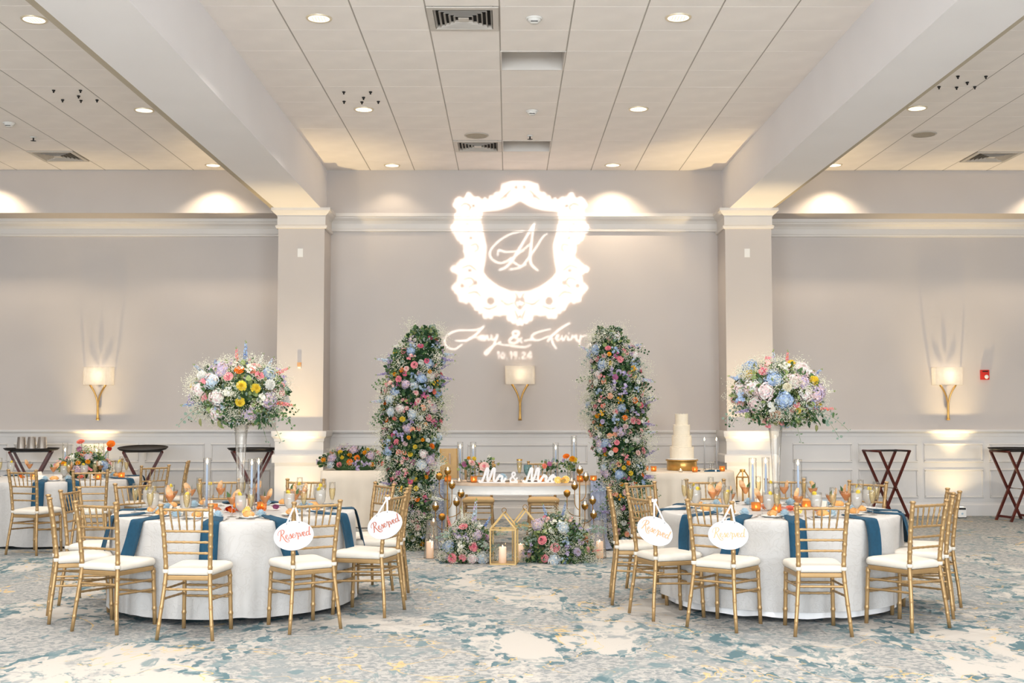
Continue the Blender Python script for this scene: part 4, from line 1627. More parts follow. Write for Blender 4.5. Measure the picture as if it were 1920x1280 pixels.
def bloom(parent, kind, loc, nrm, sc=1.0):
    d = Vector(nrm).normalized()
    q = d.to_track_quat('Z', 'Y')
    e = q.to_euler()
    o = put(PARTNAME[kind.split('_')[0]], FD[kind], parent, loc, (0, 0, 0), sc)
    q2 = q @ Matrix.Rotation(random.uniform(0, 6.28), 3, 'Z').to_quaternion()
    o.rotation_euler = q2.to_euler()
    return o


def quads_mesh(name, V, nper, faces, mats, mi=None, parent=None, kind='stuff', smooth=False):
    """V: (N, nper, 3) array; faces: index tuples within one piece"""
    N = V.shape[0]
    vv = V.reshape(-1, 3)
    f = np.array(faces, dtype=np.int64)
    F = (f[None, :, :] + (np.arange(N) * nper)[:, None, None]).reshape(-1, f.shape[1])
    me = bpy.data.meshes.new(name)
    me.vertices.add(len(vv))
    me.vertices.foreach_set('co', vv.astype(np.float32).ravel())
    me.loops.add(F.size)
    me.loops.foreach_set('vertex_index', F.ravel().astype(np.int32))
    me.polygons.add(len(F))
    me.polygons.foreach_set('loop_start', (np.arange(len(F)) * f.shape[1]).astype(np.int32))
    for m in mats:
        me.materials.append(m)
    if mi is not None:
        me.polygons.foreach_set('material_index', np.repeat(mi, len(faces)).astype(np.int32))
    me.update(calc_edges=True)
    me.validate()
    o = put(name, me, parent)
    if kind:
        o['kind'] = kind
    return o


def unit(v):
    return v / np.maximum(np.linalg.norm(v, axis=-1, keepdims=True), 1e-9)


LEAFKEYS = list(LEAFC)


def leaves(parent, P, D, size, weights, name='foliage', wide=0.45, jitter=0.7):
    """cloud of folded leaves at points P growing along D"""
    N = len(P)
    D = unit(D + rng.normal(0, jitter, D.shape))
    T = unit(np.cross(D, unit(rng.normal(0, 1, D.shape))))
    B = np.cross(D, T)
    s = (size * rng.uniform(0.6, 1.35, N))[:, None]
    w = s * wide * rng.uniform(0.8, 1.2, N)[:, None]
    V = np.stack([P, P + D * s * 0.25 + T * w * 0.8 + B * s * 0.10, P + D * s * 0.62 + T * w * 0.78 + B * s * 0.08, P + D * s - B * s * 0.1, P + D * s * 0.62 - T * w * 0.78 + B * s * 0.08, P + D * s * 0.25 - T * w * 0.8 + B * s * 0.10], 1)
    mi = rng.choice(len(LEAFKEYS), N, p=np.array(weights) / sum(weights))
    return quads_mesh(name, V, 6, [(0, 1, 2, 3), (0, 3, 4, 5)], [M['leaf_' + k] for k in LEAFKEYS], mi, parent)


def gyp(parent, P, size=0.006, name='babys_breath', colr='p_gyp'):
    """tiny white filler blossoms as small octahedra"""
    N = len(P)
    s = (size * rng.uniform(0.6, 1.3, N))[:, None]
    ax = [np.array(v, float) for v in ((1, 0, 0), (-1, 0, 0), (0, 1, 0), (0, -1, 0), (0, 0, 1), (0, 0, -1))]
    V = np.stack([P + s * a for a in ax], 1)
    return quads_mesh(name, V, 6, [(0, 2, 4), (2, 1, 4), (1, 3, 4), (3, 0, 4), (2, 0, 5), (1, 2, 5), (3, 1, 5), (0, 3, 5)], [M[colr]], None, parent)


def gyp_points(centers, normals, per, spread):
    out = []
    for c, n in zip(centers, normals):
        p = rng.normal(0, spread, (per, 3)) * np.array([1, 1, 0.9])
        out.append(np.array(c) + np.array(n) * spread * 0.8 + p)
    return np.concatenate(out)


def twig(parent, a, d, L, droop=0.25, leafm='leaf_grey', n=7, size=0.03, round_=True):
    """stem with paired leaves"""
    a, d = Vector(a), Vector(d).normalized()
    mb = MB()
    pts = []
    for i in range(n + 1):
        u = i / n
        pts.append(a + d * L * u + Vector((0, 0, -droop * L * u * u)))
    mb.tube(pts, [0.0013] * (n + 1), 5, 1)
    for i in range(1, n + 1):
        p = pts[i]
        dd = (pts[i] - pts[i - 1]).normalized()
        for s in (-1, 1):
            sd = dd.cross(Vector((random.uniform(-0.6, 0.6), random.uniform(-1, -0.2), random.uniform(-0.2, 1)))).normalized() * s
            sz = size * random.uniform(0.7, 1.15) * (1 - 0.35 * i / n)
            up_ = dd.cross(sd).normalized()
            w = sz * (0.42 if round_ else 0.22)
            c = p + sd * 0.006
            mb.add([c, c + sd * sz * 0.3 + dd * w, c + sd * sz * 0.75 + dd * w * 0.8, c + sd * sz + up_ * 0.003, c + sd * sz * 0.75 - dd * w * 0.8, c + sd * sz * 0.3 - dd * w], [(0, 1, 2, 3, 4, 5)], 0, False)
    return mb.build('leafy_stem', [M[leafm], M['stem']], parent)


# ---------------------------------------------------------------- floral pillars
def floral_pillar(base, H, cx, rad, label, seed, plan):
    """cx(u), rad(u): axis offset and radius at height fraction u"""
    random.seed(seed)
    t = thing('floral_arch', label, 'flower arrangement', base, 0, 'broken floral arch')
    # dense inner body so the wall does not show through
    mb = MB()
    rows = []
    for i in range(25):
        u = i / 24
        r = rad(u) * 0.66 * (0.15 if i in (0, 24) else 1)
        rows.append([(cx(u) + r * cos(2 * pi * k / 14) * random.uniform(0.85, 1.15), r * 0.8 * sin(2 * pi * k / 14) * random.uniform(0.85, 1.15), u * H * 0.985 + 0.005) for k in range(14)])
    mb.grid(rows, 0, False, True)
    mb.build('moss_core', M['leaf_deep'], t)

    def surf(n, k0, k1):
        u = rng.uniform(0.0, 1.0, n)
        a = rng.uniform(0, 2 * pi, n)
        r = np.array([rad(x) for x in u])
        kk = rng.uniform(k0, k1, n)
        nrm = np.stack([np.cos(a), 0.8 * np.sin(a), np.where(u > 0.9, 1.0, 0.1)], 1)
        P = np.stack([np.array([cx(x) for x in u]) + r * kk * np.cos(a), 0.8 * r * kk * np.sin(a), u * H], 1)
        P[:, 2] += np.where(u > 0.93, 0.04 * kk, 0)
        return P, unit(nrm)
    P, Nn = surf(7500, 0.6, 1.0)
    leaves(t, P, Nn * 0.8 + np.array([0, 0, -0.15]), 0.046, (5, 4, 2, 2, 1))
    P, Nn = surf(420, 0.8, 1.05)
    leaves(t, P, Nn, 0.042, (0.5, 1, 5, 0.5, 0.3), 'eucalyptus', 0.55)
    # baby's breath clouds
    C, Nn = surf(120, 0.88, 1.12)
    gyp(t, gyp_points(C, Nn, 150, 0.045), 0.0046)
    C, Nn = surf(22, 1.05, 1.28)
    keep = np.abs(Nn[:, 0]) > 0.4
    gyp(t, gyp_points(C[keep], Nn[keep], 110, 0.045), 0.0042)
    # blooms spread over the side that faces the room, with a few all round
    placed = []
    for kind, cnt, smin, smax in plan:
        for _ in range(int(cnt * 1.5)):
            for tr_ in range(30):
                u = random.uniform(0.03, 0.985)
                a = random.uniform(-pi, 0) if random.random() < 0.82 else random.uniform(0, pi)
                r = rad(u)
                k = random.uniform(0.88, 1.04)
                p = Vector((cx(u) + r * k * cos(a), 0.8 * r * k * sin(a), u * H))
                s_ = random.uniform(smin, smax)
                if all((p - q).length > 0.036 * (s_ + sq) for q, sq in placed):
                    break
            placed.append((p, s_))
            nrm = Vector((cos(a) * 0.8, sin(a), 0.15 + (0.8 if u > 0.92 else 0) + random.uniform(-0.2, 0.25)))
            bloom(t, kind, p - nrm.normalized() * 0.02, nrm, s_)
    # side sprays and stray stems
    for _ in range(16):
        u = random.uniform(0.1, 0.98)
        s = random.choice((-1, 1))
        p = (cx(u) + s * rad(u) * 0.85, random.uniform(-0.08, 0.02), u * H)
        kd = random.choice(('spike_lav', 'spike_blue', 'spike_white', 'spike_pale', 'spike_lav'))
        bloom(t, kd, p, (s, random.uniform(-0.5, 0.1), random.uniform(-0.3, 0.6)), random.uniform(0.65, 0.95))
    for _ in range(14):
        u = random.uniform(0.12, 0.98)
        s = random.choice((-1, 1))
        twig(t, (cx(u) + s * rad(u) * 0.7, -0.05, u * H), (s, random.uniform(-0.6, 0), random.uniform(-0.5, 0.7)), random.uniform(0.14, 0.26), 0.5, random.choice(('leaf_grey', 'leaf_mid', 'leaf_deep')), 6, 0.036)
    return t


PLAN = [('hyd_blue', 6, 0.75, 0.95), ('hyd_pale', 6, 0.75, 0.95), ('hyd_white', 4, 0.7, 0.95), ('hyd_lav', 5, 0.75, 0.95), ('rose_pink', 11, 0.75, 1.0), ('rose_blush', 9, 0.75, 1.0), ('rose_coral', 5, 0.7, 0.9),
        ('rose_orange', 6, 0.7, 0.95), ('rose_hot', 6, 0.7, 0.9), ('rose_magenta', 6, 0.7, 0.9), ('rose_lav', 10, 0.7, 0.95), ('rose_white', 7, 0.7, 0.9), ('rose_peach', 6, 0.7, 0.9), ('mum_yellow', 9, 0.7, 1.0),
        ('mum_gold', 9, 0.6, 0.8), ('mum_white', 6, 0.7, 0.95), ('spray_pink', 10, 0.9, 1.2), ('spray_white', 12, 0.9, 1.2), ('spray_lav', 8, 0.9, 1.2), ('spray_blue', 9, 0.9, 1.2), ('spray_gold', 5, 0.8, 1.0), ('spray_magenta', 7, 0.9, 1.2), ('mum_pink', 5, 0.8, 1.0)]


def smooth_interp(pts):
    def f(u):
        for (a, b), (c, d) in zip(pts, pts[1:]):
            if a <= u <= c:
                w = (u - a) / (c - a)
                w = w * w * (3 - 2 * w)
                return b + (d - b) * w
        return pts[-1][1]
    return f


floral_pillar((-1.03, 12.75, 0), 2.36, smooth_interp([(0, 0.06), (0.15, 0.03), (0.32, -0.03), (0.6, -0.02), (0.8, 0.0), (1.0, 0.12)]), smooth_interp([(0, 0.12), (0.12, 0.15), (0.3, 0.22), (0.5, 0.31), (0.7, 0.33), (0.88, 0.28), (1.0, 0.12)]),
              'tall lush floral pillar with pink, yellow and blue blooms, left of the sweetheart table', 21, PLAN)
floral_pillar((1.22, 12.95, 0), 2.36, smooth_interp([(0, 0.05), (0.3, 0.06), (0.55, 0.0), (0.8, -0.02), (1.0, -0.10)]), smooth_interp([(0, 0.14), (0.12, 0.17), (0.3, 0.21), (0.5, 0.29), (0.7, 0.31), (0.88, 0.26), (1.0, 0.11)]),
              'tall lush floral pillar with orange and pink roses, right of the sweetheart table', 22, PLAN)


# ---------------------------------------------------------------- round and mounded arrangements
def mound(name, label, base, c, R, plan, seed, nleaf, ngyp, half=False, lw=(2, 4, 2, 3, 1), group=None, lsize=0.042, core=0.6):
    """ellipsoid bouquet with centre c (local) and radii R"""
    random.seed(seed)
    t = thing(name, label, 'flower arrangement', base, 0, group)
    mb = MB()
    mb.ball(c, 1.0, 14, 9, 0, tuple(core * r for r in R))
    mb.v = [(x + random.uniform(-1, 1) * 0.02, y + random.uniform(-1, 1) * 0.02, max(z, 0.0 if half else -9)) for x, y, z in mb.v]
    mb.build('greenery_core', M['leaf_mid'], t)
    Ra, Ca = np.array(R), np.array(c)

    def surf(n, k0, k1):
        d = unit(rng.normal(0, 1, (n, 3)))
        if half:
            d[:, 2] = np.abs(d[:, 2]) * 1.0 - 0.05
            d = unit(d)
        P = Ca + d * Ra * rng.uniform(k0, k1, n)[:, None]
        if half:
            P[:, 2] = np.maximum(P[:, 2], 0.012)
        return P, d
    P, d = surf(nleaf, 0.6, 1.0)
    leaves(t, P, d + np.array([0, 0, -0.1]), lsize, lw)
    C, d = surf(ngyp, 0.9, 1.08)
    gyp(t, gyp_points(C, d, 90, 0.03), 0.0036)
    placed = []
    for kind, cnt, smin, smax in plan:
        for _ in range(cnt):
            for tr_ in range(40):
                v = Vector((random.gauss(0, 1), random.gauss(0, 1) - 0.55, random.gauss(0, 1))).normalized()
                if half:
                    v.z = abs(v.z) * 0.95 - 0.02
                    v.normalize()
                p = Vector(c) + Vector((v.x * R[0], v.y * R[1], v.z * R[2])) * random.uniform(0.88, 1.0)
                if half and p.z < 0.03:
                    p.z = 0.05
                s_ = random.uniform(smin, smax)
                if all((p - q).length > 0.042 * (s_ + sq) for q, sq in placed):
                    break
            placed.append((p, s_))
            nv = Vector((v.x, v.y - 0.25, v.z + 0.1))
            bloom(t, kind, p - nv.normalized() * 0.02, nv, s_)
    return t


def bouquet(base, label, seed, plan, spikes, sx):
    t = mound('tall_bouquet', label, base, (0, 0, 0.19), (0.36 * sx, 0.33, 0.235), plan, seed, 1500, 110, lw=(0.6, 4, 2, 4.5, 1), group='tall table bouquets', lsize=0.042, core=0.45)
    for kind, x, y, z, d, s in spikes:
        bloom(t, kind, (x, y, z), d, s)
    for k in range(10):
        a = random.uniform(0, 2 * pi)
        twig(t, (0.26 * cos(a), 0.22 * sin(a) - 0.04, 0.06 + random.uniform(-0.03, 0.12)), (cos(a), sin(a), random.uniform(-0.7, 0.2)), random.uniform(0.16, 0.27), 0.55, random.choice(('leaf_mid', 'leaf_grey', 'leaf_deep')), 6, 0.036, k % 2 == 0)
    # fern fronds hanging under the flowers
    P = rng.normal(0, 1, (420, 3)) * np.array([0.12, 0.10, 0.03]) + np.array([0.06, -0.08, 0.015])
    leaves(t, P, np.tile(np.array([[0.1, -0.15, -0.6]]), (420, 1)), 0.05, (5, 3, 1, 1, 1), 'fern', 0.25, 0.45)
    return t


BPL = [('hyd_white', 6, 0.9, 1.15), ('hyd_lav', 4, 0.9, 1.1), ('hyd_pale', 4, 0.9, 1.1), ('hyd_blue', 1, 0.9, 1.0), ('rose_pink', 5, 0.9, 1.15), ('rose_orange', 3, 0.9, 1.1), ('rose_blush', 3, 0.9, 1.1), ('rose_white', 3, 0.9, 1.1),
       ('rose_red', 1, 0.8, 0.9), ('mum_yellow', 5, 1.0, 1.2), ('mum_white', 6, 1.1, 1.4), ('mum_pink', 2, 1.2, 1.4), ('rose_coral', 2, 0.8, 1.0), ('spray_pink', 9, 1, 1.3), ('spray_white', 9, 1, 1.3), ('spray_blue', 6, 1, 1.3), ('spray_lav', 5, 1, 1.2)]
BPR = [('hyd_blue', 4, 1.0, 1.2), ('hyd_lav', 4, 0.9, 1.1), ('hyd_white', 6, 0.9, 1.15), ('hyd_pink', 3, 0.9, 1.1), ('rose_blush', 6, 1.0, 1.3), ('rose_pink', 3, 1.0, 1.2), ('rose_peach', 3, 0.9, 1.1), ('mum_yellow', 7, 1.1, 1.3), ('mum_cream', 5, 1, 1.2),
       ('spray_white', 10, 1, 1.3), ('spray_pink', 8, 1, 1.3), ('spray_blue', 5, 1, 1.2), ('mum_gold', 2, 0.9, 1.1), ('rose_coral', 2, 0.7, 0.9), ('rose_white', 2, 0.9, 1.1)]
bouquet((-2.10, 9.22, 1.455), 'tall round bouquet of white, pink and orange flowers on the left table vase', 31, BPL,
        [('spike_pink', -0.02, -0.02, 0.36, (-0.05, 0, 1), 0.8), ('spike_blue', 0.03, 0.03, 0.40, (0.02, 0, 1), 0.85), ('spike_blue', -0.24, 0, 0.30, (-0.9, 0, 0.75), 0.75), ('spike_pink', 0.24, -0.05, 0.30, (0.9, -0.1, 0.45), 0.8), ('spike_pink', 0.27, -0.1, 0.11, (1, -0.2, -0.15), 0.85), ('spike_blue', -0.25, -0.1, 0.10, (-1, -0.2, -0.1), 0.8), ('spike_white', 0.12, 0.05, 0.37, (0.4, 0, 1), 0.6), ('spike_pale', 0.18, 0.0, 0.33, (0.6, 0, 1), 0.7)], 1.03)
bouquet((2.12, 9.22, 1.455), 'tall round bouquet of blue, blush and yellow flowers on the right table vase', 32, BPR,
        [('spike_pale', -0.02, -0.02, 0.34, (-0.08, 0, 1), 0.8), ('spike_pink', 0.07, 0.0, 0.36, (0.1, 0, 1), 0.7), ('spike_blue', -0.24, 0, 0.26, (-0.9, 0, 0.35), 0.7), ('spike_blue', 0.22, 0, 0.27, (0.8, 0, 0.6), 0.75), ('spike_white', 0.27, -0.05, 0.18, (1, -0.1, 0.1), 0.75), ('spike_pink', 0.24, -0.1, 0.05, (1, -0.2, 0.05), 0.8), ('spike_lav', -0.24, -0.1, 0.05, (-1, -0.1, -0.2), 0.6)], 0.95)

GPL = [('rose_pink', 4, 1.0, 1.25), ('rose_lav', 3, 0.9, 1.1), ('rose_mauve', 2, 0.9, 1.0), ('hyd_blue', 2, 1.0, 1.15), ('hyd_pale', 2, 1.0, 1.2), ('hyd_lav', 2, 0.8, 1.0), ('hyd_pink', 2, 0.8, 1.0), ('spray_white', 8, 0.9, 1.2), ('spray_blue', 2, 0.9, 1.1), ('spray_lav', 3, 0.9, 1.1)]
GPR = [('rose_pink', 4, 1.0, 1.25), ('rose_orange', 1, 1.15, 1.2), ('rose_lav', 3, 0.9, 1.1), ('rose_blush', 3, 0.8, 1.0), ('hyd_pale', 2, 1.0, 1.1), ('hyd_lav', 3, 1.0, 1.15), ('spray_white', 6, 0.9, 1.2), ('spray_blue', 6, 0.9, 1.2), ('spray_lav', 3, 0.9, 1.1), ('spray_pink', 2, 0.9, 1.0)]
g1 = mound('floor_flowers', 'floor arrangement of pink roses and blue hydrangea left of the gold lanterns', (-0.40, 11.80, 0), (0, 0, 0.0), (0.26, 0.22, 0.40), GPL, 41, 1700, 60, True, lw=(5, 4, 3, 2, 1), group='floor flowers before the sweetheart table')
for kd, x, z, d, s in (('spike_white', -0.04, 0.36, (-0.15, 0, 1), 0.8), ('spike_pale', 0.06, 0.36, (0.1, 0, 1), 1.15), ('spike_pink', -0.17, 0.34, (-0.3, -0.1, 1), 0.6), ('spike_blue', 0.17, 0.34, (0.5, 0, 0.9), 0.6)):
    bloom(g1, kd, (x, -0.02, z), d, s)
g2 = mound('floor_flowers', 'floor arrangement with one orange rose right of the gold lanterns', (0.50, 11.82, 0), (0, 0, 0.0), (0.36, 0.24, 0.46), GPR, 42, 2300, 60, True, lw=(4, 5, 3, 4, 1), group='floor flowers before the sweetheart table')
for kd, x, z, d, s in (('spike_blue', -0.10, 0.40, (-0.3, 0, 1), 0.8), ('spike_blue', 0.05, 0.44, (0.2, 0, 1), 0.7), ('spike_pale', 0.28, 0.30, (1, 0, 0.4), 0.6), ('spike_pink', 0.33, 0.1, (1, -0.2, 0.1), 0.5)):
    bloom(g2, kd, (x, -0.02, z), d, s)
for root, xs in ((g1, (-0.15, 0.2, 0.1, 0.24)), (g2, (-0.28, -0.2, 0.12, 0.3, 0.0))):
    for x in xs:
        twig(root, (x, -0.12, random.uniform(0.1, 0.38)), (x * 3, -0.5, random.uniform(0, 0.8)), 0.2, 0.4, 'leaf_grey', 6, 0.045)

# flowers laid on the pale table in front of the middle wall
mound('flower_garland', 'low garland of orange, yellow and lilac flowers on the pale draped table', (-2.00, 15.36, 0.722), (0, 0, 0.07), (0.47, 0.16, 0.23),
      [('mum_gold', 7, 0.9, 1.2), ('rose_orange', 3, 0.9, 1.1), ('rose_coral', 3, 0.9, 1.1), ('spray_lav', 6, 1.1, 1.4), ('mum_yellow', 3, 0.8, 1), ('hyd_lav', 4, 0.9, 1.1), ('hyd_pale', 2, 0.8, 1), ('rose_pink', 3, 0.9, 1.1), ('mum_white', 3, 0.8, 1), ('mum_orange', 3, 0.9, 1.1)], 51, 700, 14, True, lw=(5, 4, 2, 1, 1))
# low centrepiece of the far-left table
lc = mound('low_centrepiece', 'low loose centrepiece with coral poppy and blue hydrangea on the far-left table', (-4.93, 13.72, TZ + 0.003), (0, 0, 0.10), (0.30, 0.26, 0.20),
           [('hyd_blue', 3, 0.9, 1.1), ('rose_peach', 3, 0.9, 1.1), ('rose_blush', 2, 0.9, 1.0), ('rose_orange', 2, 0.9, 1.1), ('spray_pink', 5, 1, 1.2), ('spray_white', 4, 1, 1.2), ('hyd_lav', 2, 0.8, 1), ('mum_gold', 3, 0.8, 1)], 52, 600, 14, True, lw=(3, 4, 3, 3, 1))
for kd, p, d, s in (('rose_coral', (-0.02, -0.05, 0.40), (0, -0.6, 1), 1.15), ('rose_orange', (0.32, -0.02, 0.38), (0.2, -0.8, 0.6), 1.2), ('rose_magenta', (-0.03, -0.06, 0.33), (0, -1, 0.3), 0.8), ('rose_red', (0.31, -0.04, 0.34), (0.2, -1, -0.2), 0.7)):
    bloom(lc, kd, p, d, s)
    MB().tube([(p[0] * 0.5, 0, 0.15), (p[0], p[1] + 0.02, p[2])], 0.003, 5).build('stem', M['stem'], lc)
for k in range(6):
    twig(lc, (random.uniform(-0.1, 0.2), -0.05, 0.2), (random.uniform(-0.5, 0.7), -0.2, 0.9), 0.22, 0.2, 'leaf_light', 6, 0.03)

# loose flower heads and orange halves on the round tables
LOOSE = [('L', -0.02, -0.12, 'rose_red', 'loose red bloom before the vase foot on the left table'), ('L', 0.06, -0.10, 'rose_coral', 'loose coral bloom before the vase foot on the left table'), ('L', 0.22, -0.12, 'rose_orange', 'loose orange bloom before the tapers on the left table'),
         ('L', 0.30, 0.05, 'rose_magenta', 'loose magenta bloom right of the tapers on the left table'), ('L', -0.10, -0.20, 'rose_peach', 'loose peach bloom at the front left of the vase, left table'), ('L', 0.02, -0.26, 'rose_orange', 'loose orange bloom nearest the front of the left table'),
         ('R', 0.05, -0.16, 'rose_coral', 'loose coral bloom before the vase foot on the right table'), ('R', 0.13, -0.08, 'rose_red', 'loose red bloom beside the vase foot on the right table'), ('R', -0.12, -0.02, 'rose_peach', 'loose peach bloom left of the vase on the right table'),
         ('R', 0.24, -0.18, 'rose_orange', 'loose orange bloom at the front right of the vase, right table'), ('R', -0.02, -0.24, 'rose_blush', 'loose blush bloom nearest the front of the right table'),
         ('B', -0.35, -0.25, 'rose_orange', 'loose orange bloom at the left front of the far-left table'), ('B', 0.35, -0.30, 'rose_coral', 'loose coral bloom at the right front of the far-left table')]
for tb, dx, dy, kd, lab in LOOSE:
    c = TC[tb]
    o = put('loose_bloom', FD[kd], None, (c[0] + dx, c[1] + dy, zt + 0.002), (random.uniform(-0.5, -0.2), 0, random.uniform(0, 6)), 0.95)
    o.location.z += 0.01
    tag(o, lab, 'flower', 'loose blooms on the tables')


def orange_half(loc, rot, label, sc=1.0):
    t = thing('orange_half', label, 'orange', loc, 0, 'cut oranges on the tables')
    t.rotation_euler = rot
    rows = []
    for i in range(7):
        a = pi / 2 * i / 6
        rows.append([(0.036 * sc * max(sin(a), 0.02) * cos(2 * pi * k / 16), 0.036 * sc * max(sin(a), 0.02) * sin(2 * pi * k / 16), -0.036 * sc * cos(a)) for k in range(16)])
    MB().grid(rows, 0, True, True).build('peel', M['orange'], t)
    MB().lathe([(0.036 * sc, 0.0), (0.033 * sc, 0.001)], 16).build('pith', M['cream_pith'], t)
    for k in range(9):
        a0, a1 = 2 * pi * k / 9 + 0.05, 2 * pi * (k + 1) / 9 - 0.05
        MB().add([(0.004 * sc * cos((a0 + a1) / 2), 0.004 * sc * sin((a0 + a1) / 2), 0.0015), (0.032 * sc * cos(a0), 0.032 * sc * sin(a0), 0.0015), (0.033 * sc * cos((a0 + a1) / 2), 0.033 * sc * sin((a0 + a1) / 2), 0.0015), (0.032 * sc * cos(a1), 0.032 * sc * sin(a1), 0.0015)], [(0, 1, 2, 3)]).build('segment', M['orangein'], t)
    MB().lathe([(0.0335 * sc, 0.0012), (0.001, 0.0008)], 16).build('membrane', M['cream_pith'], t)
    return t


M['cream_pith'] = mat('citrus_pith', (252, 226, 170), 0.6, var=0.03)
orange_half((RT[0] + 0.08, RT[1] - 0.30, zt + 0.03), (1.1, 0, 0.3), 'orange half with cut face to the camera, front of the right table')
orange_half((LT[0] + 0.15, LT[1] - 0.30, zt + 0.03), (1.0, 0, -0.3), 'orange half with cut face to the camera, front of the left table')

# ================================================================ sweetheart table
SX, SZ = 0.105, 0.712
sw = thing('sweetheart_table', 'white half-moon sweetheart table with limed wood top', 'table', (SX, 13.0, 0))


def bow(u, off=0.0):
    """front edge of the half-moon top, u from -1 to 1"""
    return (u * (0.925 - off), -0.30 + 0.32 * abs(u) ** 2.2 + off)


def slab(mb, pts, z0, z1):
    n = len(pts)
    mb.add([(x, y, z0) for x, y in pts] + [(x, y, z1) for x, y in pts], [tuple(range(n))[::-1], tuple(range(n, 2 * n))] + [(i, (i + 1) % n, n + (i + 1) % n, n + i) for i in range(n)])
    return mb


pts = [bow(-1 + 2 * i / 24) for i in range(25)] + [(0.925, 0.38), (-0.925, 0.38)]
slab(MB(), pts, SZ - 0.03, SZ).build('tabletop', M['woodtop'], sw)
mb = MB()
fr = [bow(-1 + 2 * i / 24, 0.03) for i in range(25)]
mb.grid([[(x, y, SZ - 0.125) for x, y in fr], [(x, y, SZ - 0.03) for x, y in fr]], 0, False)
mb.grid([[(x, y + 0.02, SZ - 0.125) for x, y in fr], [(x, y, SZ - 0.125) for x, y in fr]], 0, False)
mb.grid([[(x, y + 0.02, SZ - 0.03) for x, y in fr], [(x, y + 0.02, SZ - 0.125) for x, y in fr]], 0, False)
ap = mb.build('apron', M['paintw'], sw)
mb = MB()
mb.grid([[(x, y - 0.008, SZ - 0.125) for x, y in fr], [(x, y - 0.008, SZ - 0.113) for x, y in fr], [(x, y, SZ - 0.108) for x, y in fr]], 0, False)
mb.build('bead', M['paintw'], ap)
for s in (-1, 1):
    MB().box(s * 0.895 - 0.012, s * 0.895 + 0.012, 0.03, 0.36, SZ - 0.125, SZ - 0.03).build('side_apron', M['paintw'], sw)
LEGP = [(0.022, 0.0), (0.03, 0.02), (0.026, 0.05), (0.034, 0.09), (0.026, 0.12), (0.033, 0.2), (0.044, 0.34), (0.046, 0.42), (0.034, 0.48), (0.042, 0.50), (0.036, 0.52), (0.046, 0.545), (0.046, 0.585)]
for x, y in ((-0.70, -0.10), (0.66, -0.10), (-0.84, 0.33), (0.84, 0.33)):
    MB().lathe(LEGP, 14, (x, y, 0)).build('leg', M['paintw'], sw)


def gauze(x, label, sgn, seed):
    r_ = random.Random(seed)
    rows = []
    path = [(13.3, SZ + 0.006), (13.05, SZ + 0.008), (12.93, SZ + 0.01), (12.90, SZ - 0.02), (12.89, 0.5), (12.88, 0.3), (12.86, 0.12), (12.80, 0.03), (12.66, 0.015)]
    for i, (y, z) in enumerate(path):
        w = 0.075 + 0.02 * (i / 8) + (0.03 if i > 6 else 0)
        rows.append([(x + sgn * (0.01 * i / 8) + v * w, y + 0.012 * sin(7 * v + 1.3 * seed + i * 0.5) * (1 if i > 2 else 0), z + (0.006 * (1 + sin(6 * v + i)) if i > 6 or i < 3 else 0)) for v in np.linspace(-1, 1, 11)])
    mb = MB()
    mb.grid(rows)
    mb.grid([[(a, b + 0.003, c - 0.003) for a, b, c in r][::-1] for r in rows])
    return tag(mb.build('gauze_drape', M['greyblue']), label, 'drape', 'dusty blue gauze drapes')


gauze(-0.775, 'dusty blue gauze drape hanging from the left end of the sweetheart table', -1, 1)
gauze(0.985, 'dusty blue gauze drape hanging from the right end of the sweetheart table', 1, 2)


# ---------------------------------------------------------------- hand-lettered strokes
def smooth_path(pts, n=6):
    """Catmull-Rom through the given 2D points"""
    P = [pts[0]] + list(pts) + [pts[-1]]
    out = []
    for i in range(1, len(P) - 2):
        p0, p1, p2, p3 = P[i - 1], P[i], P[i + 1], P[i + 2]
        for k in range(n):
            t_ = k / n
            out.append(tuple(0.5 * ((2 * p1[j]) + (-p0[j] + p2[j]) * t_ + (2 * p0[j] - 5 * p1[j] + 4 * p2[j] - p3[j]) * t_ ** 2 + (-p0[j] + 3 * p1[j] - 3 * p2[j] + p3[j]) * t_ ** 3) for j in range(2)))
    out.append(tuple(pts[-1]))
    return out


def stroke(mb, pts, w, depth, sc, off, n=6, swell=0.45):
    """ribbon with thickness in the local xz plane, front face at y = 0; heavier on downstrokes"""
    pp = smooth_path(pts, n)
    L_, R_ = [], []
    for i, p in enumerate(pp):
        a, b = pp[max(i - 1, 0)], pp[min(i + 1, len(pp) - 1)]
        dx, dy = b[0] - a[0], b[1] - a[1]
        d = hypot(dx, dy) or 1
        dx, dy = dx / d, dy / d
        ww = w * (1 - swell + swell * 1.6 * max(0, -dy)) / 2 + w * 0.08
        L_.append((p[0] - dy * ww, p[1] + dx * ww))
        R_.append((p[0] + dy * ww, p[1] - dx * ww))
    # each stroke leans a hair towards the viewer along its length so crossings never share a plane
    nn_ = len(pp)
    f = lambda q, y: (off[0] + q[0] * sc, y, off[1] + q[1] * sc)
    e_ = min(0.0015, depth * 0.5)
    o0 = len(mb.f) * 1e-6
    rows = [[f(q, -e_ * i / nn_ - o0) for i, q in enumerate(L_)], [f(q, -e_ * i / nn_ - o0) for i, q in enumerate(R_)], [f(q, depth - e_ * i / nn_) for i, q in enumerate(R_)], [f(q, depth - e_ * i / nn_) for i, q in enumerate(L_)], [f(q, -e_ * i / nn_ - o0) for i, q in enumerate(L_)]]
    mb.grid(rows, 0, False)
    for k in (0, -1):
        mb.add([f(L_[k], 0), f(R_[k], 0), f(R_[k], depth), f(L_[k], depth)], [(0, 1, 2, 3)])


